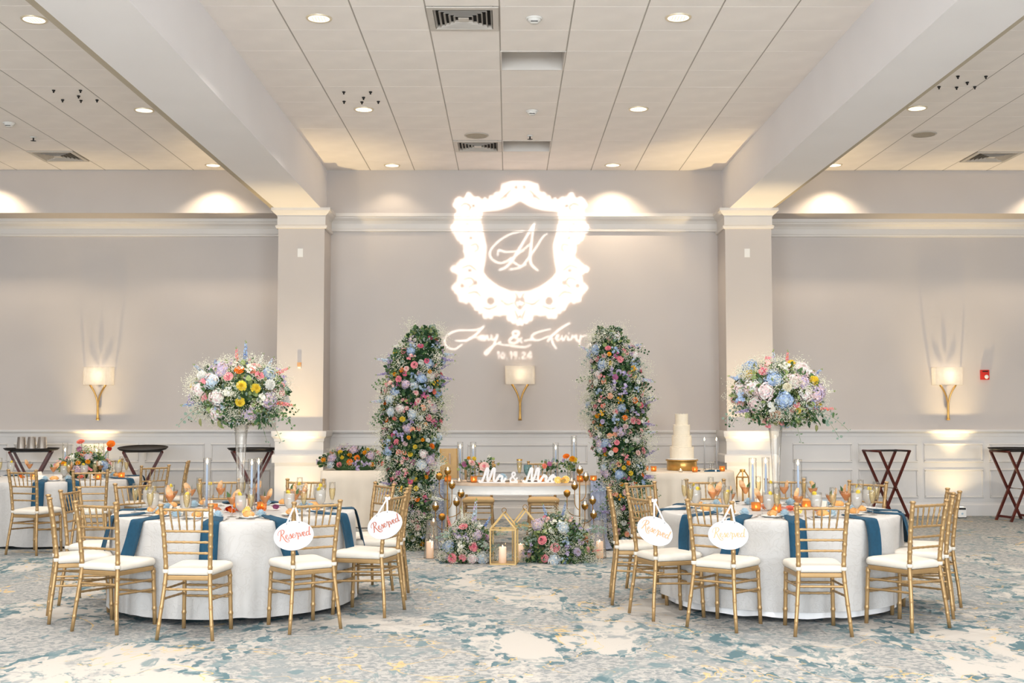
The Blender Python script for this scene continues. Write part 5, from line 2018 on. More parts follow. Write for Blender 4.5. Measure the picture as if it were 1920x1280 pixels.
# letters on a unit x-height, pen strokes
GL = {
    'R': [[(0.55, 2.25), (0.45, 1.5), (0.25, 0.7), (0.05, 0.0), (-0.2, -0.15)], [(-0.25, 1.15), (-0.35, 1.55), (0.0, 2.1), (0.6, 2.4), (1.15, 2.2), (1.2, 1.75), (0.8, 1.3), (0.35, 1.15)], [(0.5, 1.2), (0.85, 0.6), (1.1, 0.0), (1.45, -0.55), (1.9, -0.75), (2.2, -0.5), (2.0, -0.2), (1.8, -0.35)]],
    'e': [[(0.0, 0.45), (0.35, 0.5), (0.6, 0.75), (0.5, 1.0), (0.25, 0.95), (0.08, 0.55), (0.2, 0.1), (0.5, 0.02), (0.85, 0.3)]],
    's': [[(-0.1, 0.1), (0.25, 0.7), (0.45, 1.1), (0.5, 0.75), (0.6, 0.35), (0.45, 0.03), (0.15, 0.05), (0.1, 0.2)], [(0.45, 0.05), (0.7, 0.1), (0.85, 0.3)]],
    'r': [[(0.0, 0.3), (0.2, 0.75), (0.35, 1.25), (0.3, 1.0), (0.5, 0.95), (0.72, 1.0), (0.62, 0.6), (0.6, 0.15), (0.55, -0.55)], [(0.6, 0.1), (0.75, 0.02), (0.95, 0.3)]],
    'v': [[(0.0, 0.95), (0.2, 0.85), (0.3, 0.35), (0.42, 0.05), (0.65, 0.45), (0.78, 1.0), (0.9, 0.92)]],
    'd': [[(0.72, 0.85), (0.4, 1.0), (0.08, 0.6), (0.1, 0.12), (0.4, 0.02), (0.7, 0.4), (0.95, 1.2), (1.05, 2.1), (0.9, 1.2), (0.8, 0.3), (0.95, 0.02), (1.2, 0.25)]],
    'M': [[(-0.6, 0.3), (-0.42, 0.02), (-0.1, 0.1), (0.25, 0.8), (0.52, 1.65), (0.78, 2.25), (0.98, 2.15), (0.92, 1.5), (0.84, 0.75), (0.92, 0.12), (1.2, 0.5), (1.5, 1.3), (1.76, 2.1), (1.98, 2.27), (2.1, 2.05), (2.0, 1.3), (1.93, 0.5), (2.08, 0.04), (2.35, 0.2), (2.55, 0.6)]],
    'rr': [[(0.0, 0.5), (0.3, 0.9), (0.45, 1.15), (0.5, 0.95), (0.8, 0.95), (0.9, 0.75), (0.75, 0.3), (0.95, 0.02), (1.3, 0.4), (1.45, 0.7)]],
    'ss': [[(0.0, 0.6), (0.4, 1.0), (0.75, 1.15), (0.55, 0.9), (0.4, 0.5), (0.45, 0.12), (0.8, 0.0), (1.1, 0.25), (1.05, 0.75), (0.75, 0.95), (0.55, 0.7)]],
    '&': [[(1.35, 0.0), (0.9, 0.45), (0.5, 1.0), (0.45, 1.4), (0.7, 1.6), (0.95, 1.4), (0.85, 1.1), (0.35, 0.75), (0.1, 0.35), (0.3, 0.0), (0.8, 0.05), (1.15, 0.5), (1.3, 0.75)]],
}
# free-standing wooden letters
for word, gl, px0, lab in (('mr', [('M', 0.0), ('rr', 2.5)], -0.275, 'white wooden script letters Mr standing on the sweetheart table'), ('and', [('&', 0.0)], 0.02, 'white wooden ampersand between the Mr and Mrs letters'),
                           ('mrs', [('M', 0.0), ('rr', 2.5), ('ss', 3.85)], 0.205, 'white wooden script letters Mrs standing on the sweetheart table')):
    mb = MB()
    for gk, dx in gl:
        for st in GL[gk]:
            stroke(mb, [(p[0] + dx, p[1]) for p in st], 0.34 if gk != '&' else 0.24, 0.018, 0.064, (0, 0.012), 6, 0.0)
    t = thing('script_letters', lab, 'letters', (px0, 12.80, SZ), 0, 'Mr and Mrs letters')
    mb.build('lettering', M['letter'], t)
    w_ = {'mr': 0.25, 'and': 0.09, 'mrs': 0.31}[word]
    MB().box(-0.03 if word != 'and' else 0.0, w_, 0.002, 0.016, 0.0, 0.012).build('foot', M['letter'], t)


# ---------------------------------------------------------------- things on the sweetheart table
zs = SZ + 0.002
for x, y, h, lab in ((-0.53, 13.12, 0.43, 'tall glass cylinder at the left end of the sweetheart table'), (-0.385, 13.12, 0.43, 'tall glass cylinder right of the bud vase on the sweetheart table'),
                     (0.535, 13.12, 0.42, 'tall glass cylinder right of the Mrs letters'), (0.74, 13.15, 0.50, 'tallest glass cylinder at the right end of the sweetheart table')):
    taper((x, y, zs), h - 0.07, 'pale taper burning inside the ' + lab.replace('tall glass', 'glass'), 'taper')
    chimney((x, y, zs), h, 0.033, lab)
for x, y, lab in ((-0.37, 12.86, 'amber votive in front of the left bud vase, sweetheart table'), (-0.66, 13.0, 'amber votive at the left end of the sweetheart table'), (0.36, 12.92, 'amber votive behind the Mrs letters'),
                  (0.80, 13.02, 'amber votive behind the right candelabra cups'), (0.945, 13.0, 'amber votive at the right end of the sweetheart table')):
    votive((x, y, zs), lab)


def tealight(loc, label):
    t = thing('clear_tealight', label, 'candle', loc, 0, 'small clear tealights')
    MB().lathe([(0.001, 0.002), (0.022, 0.002), (0.025, 0.0), (0.028, 0.034), (0.026, 0.034)], 14).build('cup', M['glass'], t)
    MB().lathe([(0.001, 0.004), (0.020, 0.004), (0.020, 0.02), (0.001, 0.02)], 12).build('wax', M['wax'], t)
    put('flame', D_FLAME, t, (0, 0, 0.021), sc=0.6)


tealight((-0.53, 12.88, zs), 'small clear tealight left of the amber votive, sweetheart table')
tealight((0.70, 12.90, zs), 'small clear tealight before the orange halves, sweetheart table')


def bud_vase(loc, label, blooms, lf, h=0.11):
    t = thing('bud_vase', label, 'vase', loc, 0, 'bud vases of the sweetheart table')
    MB().lathe([(0.001, 0.004), (0.02, 0.004), (0.023, 0.0), (0.025, 0.02), (0.022, h * 0.6), (0.016, h * 0.85), (0.02, h)], 14).build('glass', M['vaseglass'], t)
    for kd, p, d, s in blooms:
        bloom(t, kd, p, d, s)
        MB().tube([(0, 0, 0.02), (p[0] * 0.3, p[1] * 0.3, h), p], 0.0022, 5).build('stem', M['stem'], t)
    N_ = 90
    P = rng.normal(0, 1, (N_, 3)) * np.array([0.045, 0.03, 0.035]) + np.array([0, 0, h + 0.055])
    leaves(t, P, unit(P - np.array([0, 0, h - 0.03])), 0.032, lf)
    return t


bud_vase((-0.43, 13.0, zs), 'bud vase with purple, blush and yellow roses on the sweetheart table', [('rose_magenta', (-0.04, -0.02, 0.19), (-0.3, -1, 0.3), 0.8), ('rose_blush', (0.03, -0.02, 0.20), (0.3, -0.8, 0.6), 0.95), ('mum_yellow', (0.05, 0.0, 0.235), (0.5, -0.3, 1), 0.8), ('mum_gold', (0.0, 0.01, 0.24), (0, -0.3, 1), 0.7), ('spray_pink', (0.08, 0, 0.17), (1, -0.4, 0.3), 0.8)], (2, 5, 1, 2, 1))
bud_vase((-0.235, 12.97, zs), 'bud vase with one large blush rose behind the Mr letters', [('rose_blush', (-0.02, -0.03, 0.16), (-0.1, -1, 0.4), 1.35), ('rose_coral', (-0.06, 0.0, 0.18), (-0.5, -0.7, 0.5), 0.7), ('spray_white', (0.02, 0.01, 0.27), (0.2, 0, 1), 0.6)], (5, 4, 1, 1, 1))
bud_vase((0.46, 13.0, zs), 'bud vase with coral and mauve blooms behind the Mrs letters', [('rose_coral', (-0.05, -0.02, 0.17), (-0.5, -1, 0.2), 0.75), ('rose_magenta', (0.0, -0.02, 0.19), (0.1, -0.9, 0.5), 0.7), ('mum_cream', (0.05, -0.01, 0.19), (0.5, -0.7, 0.5), 0.6), ('spike_lav', (0.02, 0, 0.2), (0.3, 0, 1), 0.35)], (4, 5, 2, 1, 1))
bud_vase((0.675, 12.96, zs), 'bud vase with orange and yellow blooms on the sweetheart table', [('rose_orange', (-0.03, -0.02, 0.27), (-0.2, -0.7, 0.8), 0.95), ('mum_gold', (0.025, -0.02, 0.245), (0.3, -1, 0.4), 1.0), ('mum_yellow', (0.05, -0.01, 0.235), (0.6, -0.8, 0.4), 0.85), ('rose_lav', (-0.055, -0.01, 0.235), (-0.7, -0.6, 0.4), 0.65)], (3, 5, 1, 4, 1), 0.12)

orange_half((0.545, 12.79, zs + 0.03), (1.25, 0, 0.1), 'orange half with cut face forward, left of three, sweetheart table', 1.15)
orange_half((0.63, 12.82, zs + 0.034), (1.2, 0, -0.25), 'orange half with cut face forward, right of three, sweetheart table', 1.25)
orange_half((0.60, 12.76, zs + 0.026), (2.4, 0.2, 0.5), 'small orange half lying skin up between the two halves', 0.9)
for x, lab in ((-0.05, 'white plate with an orange wedge behind the ampersand'), (0.30, 'white plate before the right chair, behind the Mrs letters')):
    t = thing('dinner_plate', lab, 'plate', (x, 13.12, zs))
    MB().lathe([(0.001, 0.005), (0.07, 0.005), (0.08, 0.009), (0.115, 0.018), (0.118, 0.017), (0.08, 0.004), (0.07, 0.0), (0.001, 0.0)], 26).build('dish', M['plate'], t)
    MB().lathe([(0.114, 0.0185), (0.119, 0.0178)], 26).build('gilt_rim', M['goldleaf'], t)
o = put('paper_rosette', D_FAV, None, (-0.065, 13.05, zs + 0.02), (0.5, 0, 0.5), 1.5)
tag(o, 'pale blue rosette favour on the sweetheart table plate', 'favour', 'pale blue rosette favours')

t = thing('gilt_flute', 'ribbed champagne flute with gilt rim behind the ampersand', 'glass', (0.13, 13.05, zs))
MB().lathe([(0.001, 0.004), (0.032, 0.003), (0.008, 0.01), (0.005, 0.03), (0.005, 0.08), (0.016, 0.095), (0.024, 0.14), (0.032, 0.245), (0.030, 0.245)], 14).build('glass', M['glass'], t)
MB().lathe([(0.0315, 0.228), (0.0332, 0.246), (0.0305, 0.246)], 14).build('gilt_rim', M['goldleaf'], t)
MB().lathe([(0.001, 0.092), (0.015, 0.097), (0.0228, 0.14), (0.028, 0.21), (0.001, 0.211)], 14).build('sparkling_wine', M['wine'], t)
t = thing('blue_goblet', 'blue green glass goblet behind the Mrs letters', 'glass', (0.22, 13.0, zs))
MB().lathe([(0.001, 0.004), (0.034, 0.003), (0.01, 0.01), (0.007, 0.03), (0.007, 0.06), (0.022, 0.075), (0.042, 0.11), (0.046, 0.15), (0.043, 0.185), (0.041, 0.185)], 16).build('bowl', M['teal_glass'], t)
MB().lathe([(0.001, 0.07), (0.020, 0.078), (0.039, 0.112), (0.042, 0.14), (0.001, 0.141)], 16).build('water', M['glass'], t)
t = thing('gold_candlestick', 'slim gold candlestick with dark base behind the Mr letters', 'candlestick', (-0.145, 13.05, zs))
MB().lathe([(0.001, 0.0), (0.022, 0.0), (0.022, 0.012), (0.012, 0.016)], 14).build('base', M['black'], t)
MB().lathe([(0.008, 0.014), (0.009, 0.17), (0.012, 0.175), (0.012, 0.19), (0.001, 0.19)], 12).build('shaft', M['goldleaf'], t)
for x, lab in ((0.155, 'clear salt shaker by the ampersand'), (0.19, 'copper pepper shaker by the Mrs letters')):
    t = thing('shaker', lab, 'shaker', (x, 12.93, zs))
    MB().lathe([(0.001, 0.0), (0.015, 0.0), (0.016, 0.03), (0.011, 0.05)], 12).build('body', M['glass'] if x < 0.17 else M['brass'], t)
    MB().lathe([(0.012, 0.05), (0.011, 0.06), (0.001, 0.066)], 12).build('cap', M['silver'], t)
t = thing('picture_easel', 'tan framed sign leaning at the left behind the sweetheart table', 'framed sign', (-0.70, 14.2, 0.68))
MB().box(-0.11, 0.11, 0, 0.015, 0.0, 0.36).build('board', M['cushion_tan'], t, (0, 0, 0), (-0.12, 0, 0.35))
for s in (-1, 1):
    MB().box(s * 0.105 - 0.008, s * 0.105 + 0.008, -0.006, 0.0, 0.0, 0.36).build('frame_side', M['goldleaf'], t, (0, 0, 0), (-0.12, 0, 0.35))
MB().bar((0, 0.02, 0.3), (0, 0.12, -0.68), 0.02, 0.02).build('easel_leg', M['woodtop'], t)
MB().bar((-0.1, 0.0, 0.0), (-0.15, -0.05, -0.68), 0.02, 0.02).build('easel_leg', M['woodtop'], t)
MB().bar((0.1, 0.0, 0.0), (0.15, 0.0, -0.68), 0.02, 0.02).build('easel_leg', M['woodtop'], t)


# ---------------------------------------------------------------- brass candelabra on the floor
def candelabra(x, y, cups, label, seed):
    r_ = random.Random(seed)
    t = thing('floor_candelabra', label, 'candelabra', (x, y, 0), 0, 'brass floor candelabra')
    top = max(c[1] for c in cups)
    MB().lathe([(0.001, 0.0), (0.11, 0.0), (0.112, 0.006), (0.05, 0.014), (0.012, 0.03)], 24).build('base', M['brass'], t)
    MB().tube([(0, 0, 0.02), (0, 0, 0.35), (0, 0, top - 0.02)], [0.009, 0.008, 0.006], 8).build('pole', M['brass'], t)
    for cx_, cz, kind in cups:
        dx = cx_ - x
        dy = r_.uniform(-0.07, 0.03) if abs(dx) > 0.01 else 0
        if abs(dx) > 0.01:
            z0 = max(0.12, cz - 0.24)
            pth = []
            for i in range(11):
                u = i / 10
                a = u * pi / 2
                pth.append((dx * sin(a), dy * sin(a), z0 + 0.09 * (1 - cos(a))))
            pth.append((dx, dy, cz - 0.03))
            arm = MB().tube(pth, 0.0042, 6)
            arm = arm.build('arm', M['brass'], t)
        cup = MB().lathe([(0.004, -0.045), (0.008, -0.035), (0.02, -0.03), (0.033, -0.012), (0.037, 0.01), (0.035, 0.022), (0.033, 0.02), (0.03, -0.008), (0.001, -0.02)], 16, (dx, dy, cz)).build('cup', M['brass'], t)
        if kind == 'c':
            MB().lathe([(0.001, -0.01), (0.028, -0.008), (0.031, 0.012), (0.001, 0.013)], 14, (dx, dy, cz)).build('wax', M['wax'], cup)
            MB().lathe([(0.031, 0.0), (0.029, 0.045), (0.028, 0.045)], 14, (dx, dy, cz)).build('glass_cup', M['glass'], cup)
            put('flame', D_FLAME, cup, (dx, dy, cz + 0.013), sc=0.95)
        else:
            MB().ball((dx, dy, cz + 0.016), 0.03, 12, 7, 0, (1, 1, 0.8)).build('orange', M['orange'], cup)


k_ = 12.35 / 2200


def cupw(px, py, kind='c'):
    return ((px - 952) * k_, 1.505 - (py - 768) * k_, kind)


candelabra(-0.63, 12.35, [cupw(840.2, 884), cupw(825, 892, 'o'), cupw(848, 909), cupw(865, 925), cupw(857, 940), cupw(818, 949), cupw(830, 967, 'o'), cupw(814, 979)], 'brass floor candelabra with lit cups at the left end of the sweetheart table', 1)
candelabra(0.752, 12.35, [cupw(1086.5, 882), cupw(1098, 895), cupw(1077, 911), cupw(1062, 923, 'o'), cupw(1109.5, 937), cupw(1096, 948), cupw(1112, 964)], 'brass floor candelabra with lit cups at the right end of the sweetheart table', 2)


# ---------------------------------------------------------------- lanterns and hurricane candles
def pillar_candle(loc, r, h, label):
    t = thing('pillar_candle', label, 'candle', loc, 0, 'ivory pillar candles')
    MB().lathe([(0.001, 0), (r, 0), (r, h - 0.006), (r - 0.005, h), (r * 0.7, h - 0.008), (0.001, h - 0.012)], 20).build('candle', M['ledwax'], t)
    MB().tube([(0, 0, h - 0.012), (0, 0, h + 0.002)], 0.0012, 5).build('wick', M['black'], t)
    put('flame', D_FLAME, t, (0, 0, h - 0.008), sc=0.6)


def lantern(loc, rz, w, d, h, hr, label):
    t = thing('house_lantern', label, 'lantern', loc, rz, 'gold house-shaped lanterns')
    b = 0.014
    g_ = M['lantern']
    for sx_ in (-1, 1):
        for sy_ in (-1, 1):
            MB().bar((sx_ * (w - b) / 2, sy_ * (d - b) / 2, 0), (sx_ * (w - b) / 2, sy_ * (d - b) / 2, h), b, b).build('post', g_, t)
    for z in (b / 2, h - b / 2):
        for sy_ in (-1, 1):
            MB().bar((-w / 2 + b, sy_ * (d - b) / 2, z), (w / 2 - b, sy_ * (d - b) / 2, z), b, b).build('rail', g_, t)
        for sx_ in (-1, 1):
            MB().bar((sx_ * (w - b) / 2, -d / 2 + b, z), (sx_ * (w - b) / 2, d / 2 - b, z), b, b).build('rail', g_, t)
    for sy_ in (-1, 1):
        for sx_ in (-1, 1):
            MB().bar((sx_ * (w / 2 - 0.004), sy_ * (d - b) / 2, h), (0, sy_ * (d - b) / 2, h + hr), b, b, 0, (0, 1, 0)).build('rafter', g_, t)
    MB().bar((0, -d / 2, h + hr), (0, d / 2, h + hr), b, b).build('ridge', g_, t)
    MB().box(-w / 2 + 0.005, w / 2 - 0.005, -d / 2 + 0.005, d / 2 - 0.005, 0.001, 0.012).build('floor_plate', g_, t)
    for sy_ in (-1, 1):
        y = sy_ * (d / 2 - b / 2)
        MB().add([(-w / 2 + b, y, b), (w / 2 - b, y, b), (w / 2 - b, y, h - b), (-w / 2 + b, y, h - b)], [(0, 1, 2, 3)]).build('pane', M['glass'], t)
        x = sy_ * (w / 2 - b / 2)
        MB().add([(x, -d / 2 + b, b), (x, d / 2 - b, b), (x, d / 2 - b, h - b), (x, -d / 2 + b, h - b)], [(0, 1, 2, 3)]).build('pane', M['glass'], t)
    pts_ = [(0.022 * cos(a), 0, h + hr + 0.026 + 0.022 * sin(a)) for a in np.linspace(0, 2 * pi, 17)]
    MB().tube(pts_, 0.003, 6).build('ring_handle', M['brass'], t)


lantern((-0.035, 11.60, 0), -0.12, 0.26, 0.20, 0.345, 0.15, 'gold house-shaped lantern with glass panes, nearer one of the pair')
lantern((0.175, 11.86, 0), 0.10, 0.25, 0.20, 0.355, 0.15, 'gold house-shaped lantern with glass panes, rear right of the pair')
pillar_candle((-0.05, 11.58, 0.0125), 0.037, 0.155, 'ivory pillar candle glowing inside the nearer gold lantern')
pillar_candle((0.13, 11.82, 0.0125), 0.037, 0.155, 'ivory pillar candle glowing inside the rear gold lantern')


def hurricane(loc, label):
    t = thing('hurricane_glass', label, 'glass', loc, 0, 'tapered hurricane glasses')
    MB().lathe([(0.001, 0.004), (0.075, 0.003), (0.08, 0.0), (0.081, 0.008), (0.05, 0.375), (0.048, 0.378), (0.047, 0.375)], 24).build('wall', M['vaseglass'], t)
    MB().lathe([(0.046, 0.372), (0.051, 0.376), (0.046, 0.38)], 24).build('rim', M['glass'], t)


hurricane((-0.775, 12.05, 0), 'tapered hurricane glass with candle at the foot of the left floral pillar')
pillar_candle((-0.79, 12.03, 0.005), 0.037, 0.165, 'ivory pillar candle glowing in the left hurricane glass')
hurricane((0.925, 12.05, 0), 'tapered hurricane glass with candle right of the floor flowers')
pillar_candle((0.935, 12.03, 0.005), 0.037, 0.165, 'ivory pillar candle glowing in the right hurricane glass')
votive((-0.62, 11.92, 0.001), 'amber votive on the carpet left of the floor flowers')


# ================================================================ pale draped side tables
def draped_rect(label_t, label_c, x0, x1, y0, y1, z, m):
    t = thing('side_table', label_t, 'table', ((x0 + x1) / 2, (y0 + y1) / 2, 0))
    hx, hy = (x1 - x0) / 2, (y1 - y0) / 2
    MB().box(-hx, hx, -hy, hy, z - 0.03, z - 0.004).build('tabletop', M['woodtop'], t)
    for a in (-1, 1):
        for b in (-1, 1):
            MB().tube([(a * (hx - 0.1), b * (hy - 0.1), 0), (a * (hx - 0.1), b * (hy - 0.1), z - 0.03)], 0.015, 8).build('leg', M['black'], t)
    per = []
    n = 34
    for i in range(n):
        per.append((-hx + 2 * hx * i / n, -hy, 0, -1))
    for i in range(12):
        per.append((hx, -hy + 2 * hy * i / 12, 1, 0))
    for i in range(n):
        per.append((hx - 2 * hx * i / n, hy, 0, 1))
    for i in range(12):
        per.append((-hx, hy - 2 * hy * i / 12, -1, 0))
    rows = [[(x * 0.02, y * 0.02, z + 0.002) for x, y, _, _ in per], [(x, y, z + 0.002) for x, y, _, _ in per]]
    for k in range(1, 7):
        u = k / 6
        rows.append([(x + nx * (0.006 + 0.05 * u + 0.045 * u * sin(i * 1.15 + 0.4 * sin(i * 0.7))), y + ny * (0.006 + 0.05 * u + 0.045 * u * sin(i * 1.15 + 0.4 * sin(i * 0.7))), z - (z - 0.01) * u) for i, (x, y, nx, ny) in enumerate(per)])
    o = MB().grid(rows, 0, True, True).build('tablecloth', m, None, ((x0 + x1) / 2, (y0 + y1) / 2, 0))
    tag(o, label_c, 'tablecloth')


draped_rect('long side table under a pale cloth left of the floral pillar', 'pale pleated cloth over the side table with the flower garland', -2.40, -0.85, 15.12, 15.68, 0.72, M['cloth2'])
CKT = (2.25, 15.30)
t = thing('round_table', 'small round cake table under a cream cloth', 'table', (CKT[0], CKT[1], 0))
MB().lathe([(0.001, 0.69), (0.67, 0.69), (0.67, 0.716), (0.001, 0.716)], 36).build('tabletop', M['woodtop'], t)
MB().lathe([(0.3, 0.0), (0.28, 0.03), (0.05, 0.06), (0.04, 0.69)], 18).build('pedestal', M['black'], t)
o = round_cloth('tablecloth', CKT, 0.67, 0.718, 0.015, 0.07, 21, 0.03, M['cloth2'], 17)
tag(o, 'cream floor-length cloth over the cake table', 'tablecloth')

# cake
zc = 0.722
t = thing('cake_stand', 'round gold cake stand on the cake table', 'cake stand', (2.27, 15.35, zc))
MB().lathe([(0.19, 0.0), (0.195, 0.006), (0.195, 0.12), (0.19, 0.126)], 36).build('drum', M['goldleaf'], t)
MB().lathe([(0.21, 0.122), (0.212, 0.128), (0.212, 0.136), (0.001, 0.137)], 36).build('top_plate', M['goldleaf'], t)
cake = thing('wedding_cake', 'four-tiered ivory buttercream wedding cake on the gold stand', 'cake', (2.27, 15.35, zc + 0.137))
z = 0.0
MB().lathe([(0.001, 0.0), (0.2, 0.0), (0.2, 0.012), (0.001, 0.012)], 36).build('cake_board', M['plate'], cake)
z = 0.012
for r, h in ((0.155, 0.15), (0.128, 0.145), (0.108, 0.14), (0.083, 0.14)):
    rr = random.Random(int(r * 1000))
    mb = MB()
    rows = []
    for zz, k in ((0.0, 1.0), (h * 0.25, 1.004), (h * 0.5, 0.998), (h * 0.75, 1.003), (h * 0.94, 1.0), (h, 0.975), (h, 0.5), (h, 0.01)):
        rows.append([((r * k + rr.uniform(-0.0015, 0.0015)) * cos(2 * pi * j / 40), (r * k + rr.uniform(-0.0015, 0.0015)) * sin(2 * pi * j / 40), z + zz) for j in range(40)])
    tier = mb.grid(rows, 0, True, True).build('tier', M['cake'], cake)
    pts_ = [((r - 0.004) * cos(a), (r - 0.004) * sin(a), z + h + 0.003 * sin(a * 13)) for a in np.linspace(0, 2 * pi, 81)]
    MB().tube(pts_, 0.005, 6).build('rough_edge', M['cake'], tier)
    z += h
for x, y, lab in ((1.86, 15.02, 'amber votive at the left of the cake stand'), (2.36, 14.86, 'amber votive in front of the cake stand, middle'), (2.74, 15.05, 'amber votive at the right of the cake table'), (1.78, 15.2, 'amber votive beside the floral pillar on the cake table')):
    votive((x, y, zc), lab)
tealight((2.18, 14.86, zc), 'small clear tealight in front of the cake stand')
taper((2.55, 15.25, zc), 0.38, 'silver grey lit taper on the cake table, left of the two', 'tapergrey')
taper((2.71, 15.27, zc), 0.38, 'silver grey lit taper on the cake table, right of the two', 'tapergrey')
t = thing('cake_topper', 'small glass couple figurine between the grey tapers', 'figurine', (2.63, 15.2, zc))
for s, h in ((-0.017, 0.135), (0.017, 0.12)):
    MB().lathe([(0.001, 0.0), (0.02, 0.0), (0.015, 0.03), (0.009, 0.06), (0.012, 0.08), (0.005, h - 0.03), (0.010, h - 0.015), (0.001, h)], 12, (s, 0, 0)).build('figure', M['vaseglass'], t)
t = thing('folded_napkin', 'navy folded napkin lying on the cake table', 'napkin', (2.60, 14.98, zc))
MB().add([(-0.11, -0.02, 0.0), (0.09, -0.035, 0.0), (0.11, 0.02, 0.0), (-0.02, 0.035, 0.0), (-0.10, -0.016, 0.012), (0.09, -0.03, 0.02), (0.10, 0.016, 0.02), (-0.02, 0.03, 0.022)], [(0, 3, 2, 1), (4, 5, 6, 7), (0, 1, 5, 4), (1, 2, 6, 5), (2, 3, 7, 6), (3, 0, 4, 7)]).build('cloth', M['napkin'], t)
MB().box(0.03, 0.05, -0.036, 0.025, 0.001, 0.0225).build('band', M['silver'], t)
t = thing('cake_knife', 'long dark-handled cake knife before the cake stand', 'knife', (2.32, 14.98, zc), 0.1)
MB().bar((-0.13, 0, 0.006), (0.03, 0, 0.006), 0.02, 0.003).build('blade', M['silver'], t)
MB().bar((0.03, 0, 0.008), (0.13, 0, 0.008), 0.016, 0.012).build('handle', M['black'], t)

# geometric floor lantern by the right column
t = thing('geometric_lantern', 'tall gold wire lantern with glass sides beside the right column', 'lantern', (3.04, 15.25, 0), 0.25)
hx_ = [(0.088 * cos(pi / 3 * k), 0.088 * sin(pi / 3 * k)) for k in range(6)]
for k in range(6):
    (ax, ay), (bx_, by_) = hx_[k], hx_[(k + 1) % 6]
    for z in (0.012, 0.635):
        MB().bar((ax, ay, z), (bx_, by_, z), 0.009, 0.009).build('rail', M['goldleaf'], t)
    MB().bar((ax, ay, 0.01), (ax, ay, 0.637), 0.009, 0.009).build('post', M['goldleaf'], t)
    MB().bar((ax, ay, 0.637), (ax * 0.35, ay * 0.35, 0.715), 0.008, 0.008).build('rafter', M['goldleaf'], t)
    MB().add([(ax, ay, 0.015), (bx_, by_, 0.015), (bx_, by_, 0.63), (ax, ay, 0.63)], [(0, 1, 2, 3)]).build('pane', M['glass'], t)
MB().lathe([(0.036, 0.70), (0.036, 0.735), (0.001, 0.74)], 12).build('cap', M['goldleaf'], t)
MB().lathe([(0.001, 0.005), (0.085, 0.005), (0.085, 0.01), (0.001, 0.01)], 6).build('floor_plate', M['black'], t)
pillar_candle((3.04, 15.25, 0.012), 0.035, 0.2, 'ivory pillar candle inside the tall gold wire lantern')


# ================================================================ tray stands
def tray_stand(x, y, rz, label):
    t = thing('tray_stand', label, 'tray stand', (x, y, 0), rz, 'mahogany folding tray stands')
    H, w, d = 0.94, 0.25, 0.19
    for s, dd in ((-1, d), (1, d - 0.035)):
        for e in (-1, 1):
            MB().bar((s * w, e * dd, H), (-s * w * 0.86, e * dd, 0.0), 0.026, 0.032).build('leg', M['mahog'], t)
        MB().tube([(s * w, -dd - 0.02, H), (s * w, dd + 0.02, H)], 0.014, 8).build('top_bar', M['mahog'], t)
        MB().bar((-s * w * 0.75, -dd, 0.06), (-s * w * 0.75, dd, 0.06), 0.02, 0.03).build('foot_rail', M['mahog'], t)
    for e in (-0.12, 0.12):
        MB().box(-w, w, e - 0.02, e + 0.02, H - 0.004, H + 0.012).build('strap', M['black'], t)
    MB().tube([(0, -d - 0.02, H * 0.463), (0, d + 0.02, H * 0.463)], 0.006, 8).build('pivot', M['silver'], t)


def tray(x, y, rz, label, a=0.34, b=0.27, tilt=0.0, z=0.955):
    t = thing('serving_tray', label, 'tray', (x, y, z), rz, 'black oval serving trays')
    rows = []
    for r, zz in ((0.02, 0.006), (0.86, 0.006), (0.93, 0.014), (1.0, 0.034), (1.01, 0.03), (0.94, 0.006), (0.86, 0.0), (0.02, 0.0)):
        rows.append([(a * r * cos(2 * pi * k / 36), b * r * sin(2 * pi * k / 36), zz) for k in range(36)])
    MB().grid(rows, 0, True, True).build('dish', M['tray'], t)
    MB().lathe([(0.985, 0.032), (1.012, 0.036), (1.015, 0.03)], 36).build('rolled_rim', M['black'], t).scale = (a, b, 1)
    t.rotation_euler = (tilt, 0, rz)


SP = ((-6.44, 15.95, 0.25, 'mahogany tray stand under the champagne buckets'), (-4.92, 15.9, 0.3, 'mahogany tray stand with an oval tray behind the far-left table'), (-3.47, 16.0, 0.35, 'mahogany tray stand behind the left vase, next to the column'),
      (5.24, 16.25, 0.3, 'bare mahogany tray stand against the right bay wall'), (6.93, 16.05, 0.25, 'mahogany tray stand with a tray at the right edge of the photo'))
for x, y, rz, lab in SP:
    tray_stand(x, y, rz, lab)
tray(-6.44, 15.95, 0.05, 'black oval tray holding three steel buckets', 0.36, 0.28)
tray(-4.92, 15.9, 0.0, 'black oval tray, tipped up a little, behind the far-left table', 0.33, 0.27, 0.10, 0.965)
tray(-3.47, 16.0, 0.0, 'black oval tray behind the left vase, beside the column', 0.33, 0.26)
tray(6.93, 16.05, 0.0, 'black oval tray at the right edge of the photo', 0.36, 0.28)
for x, lab in ((-6.57, 'steel champagne bucket, leftmost of three'), (-6.43, 'steel champagne bucket, middle of three'), (-6.29, 'steel champagne bucket, rightmost of three')):
    t = thing('champagne_bucket', lab + ' on the far-left tray', 'bucket', (x, 15.93, 0.962), 0, 'upturned champagne buckets')
    MB().lathe([(0.001, 0.0), (0.066, 0.0), (0.068, 0.004), (0.064, 0.02), (0.053, 0.17), (0.05, 0.178), (0.001, 0.178)], 26).build('body', M['steel'], t)
    for s in (-1, 1):
        MB().tube([(s * 0.06, 0, 0.06), (s * 0.076, 0, 0.055), (s * 0.076, 0, 0.03), (s * 0.063, 0, 0.025)], 0.004, 6).build('handle', M['steel'], t)


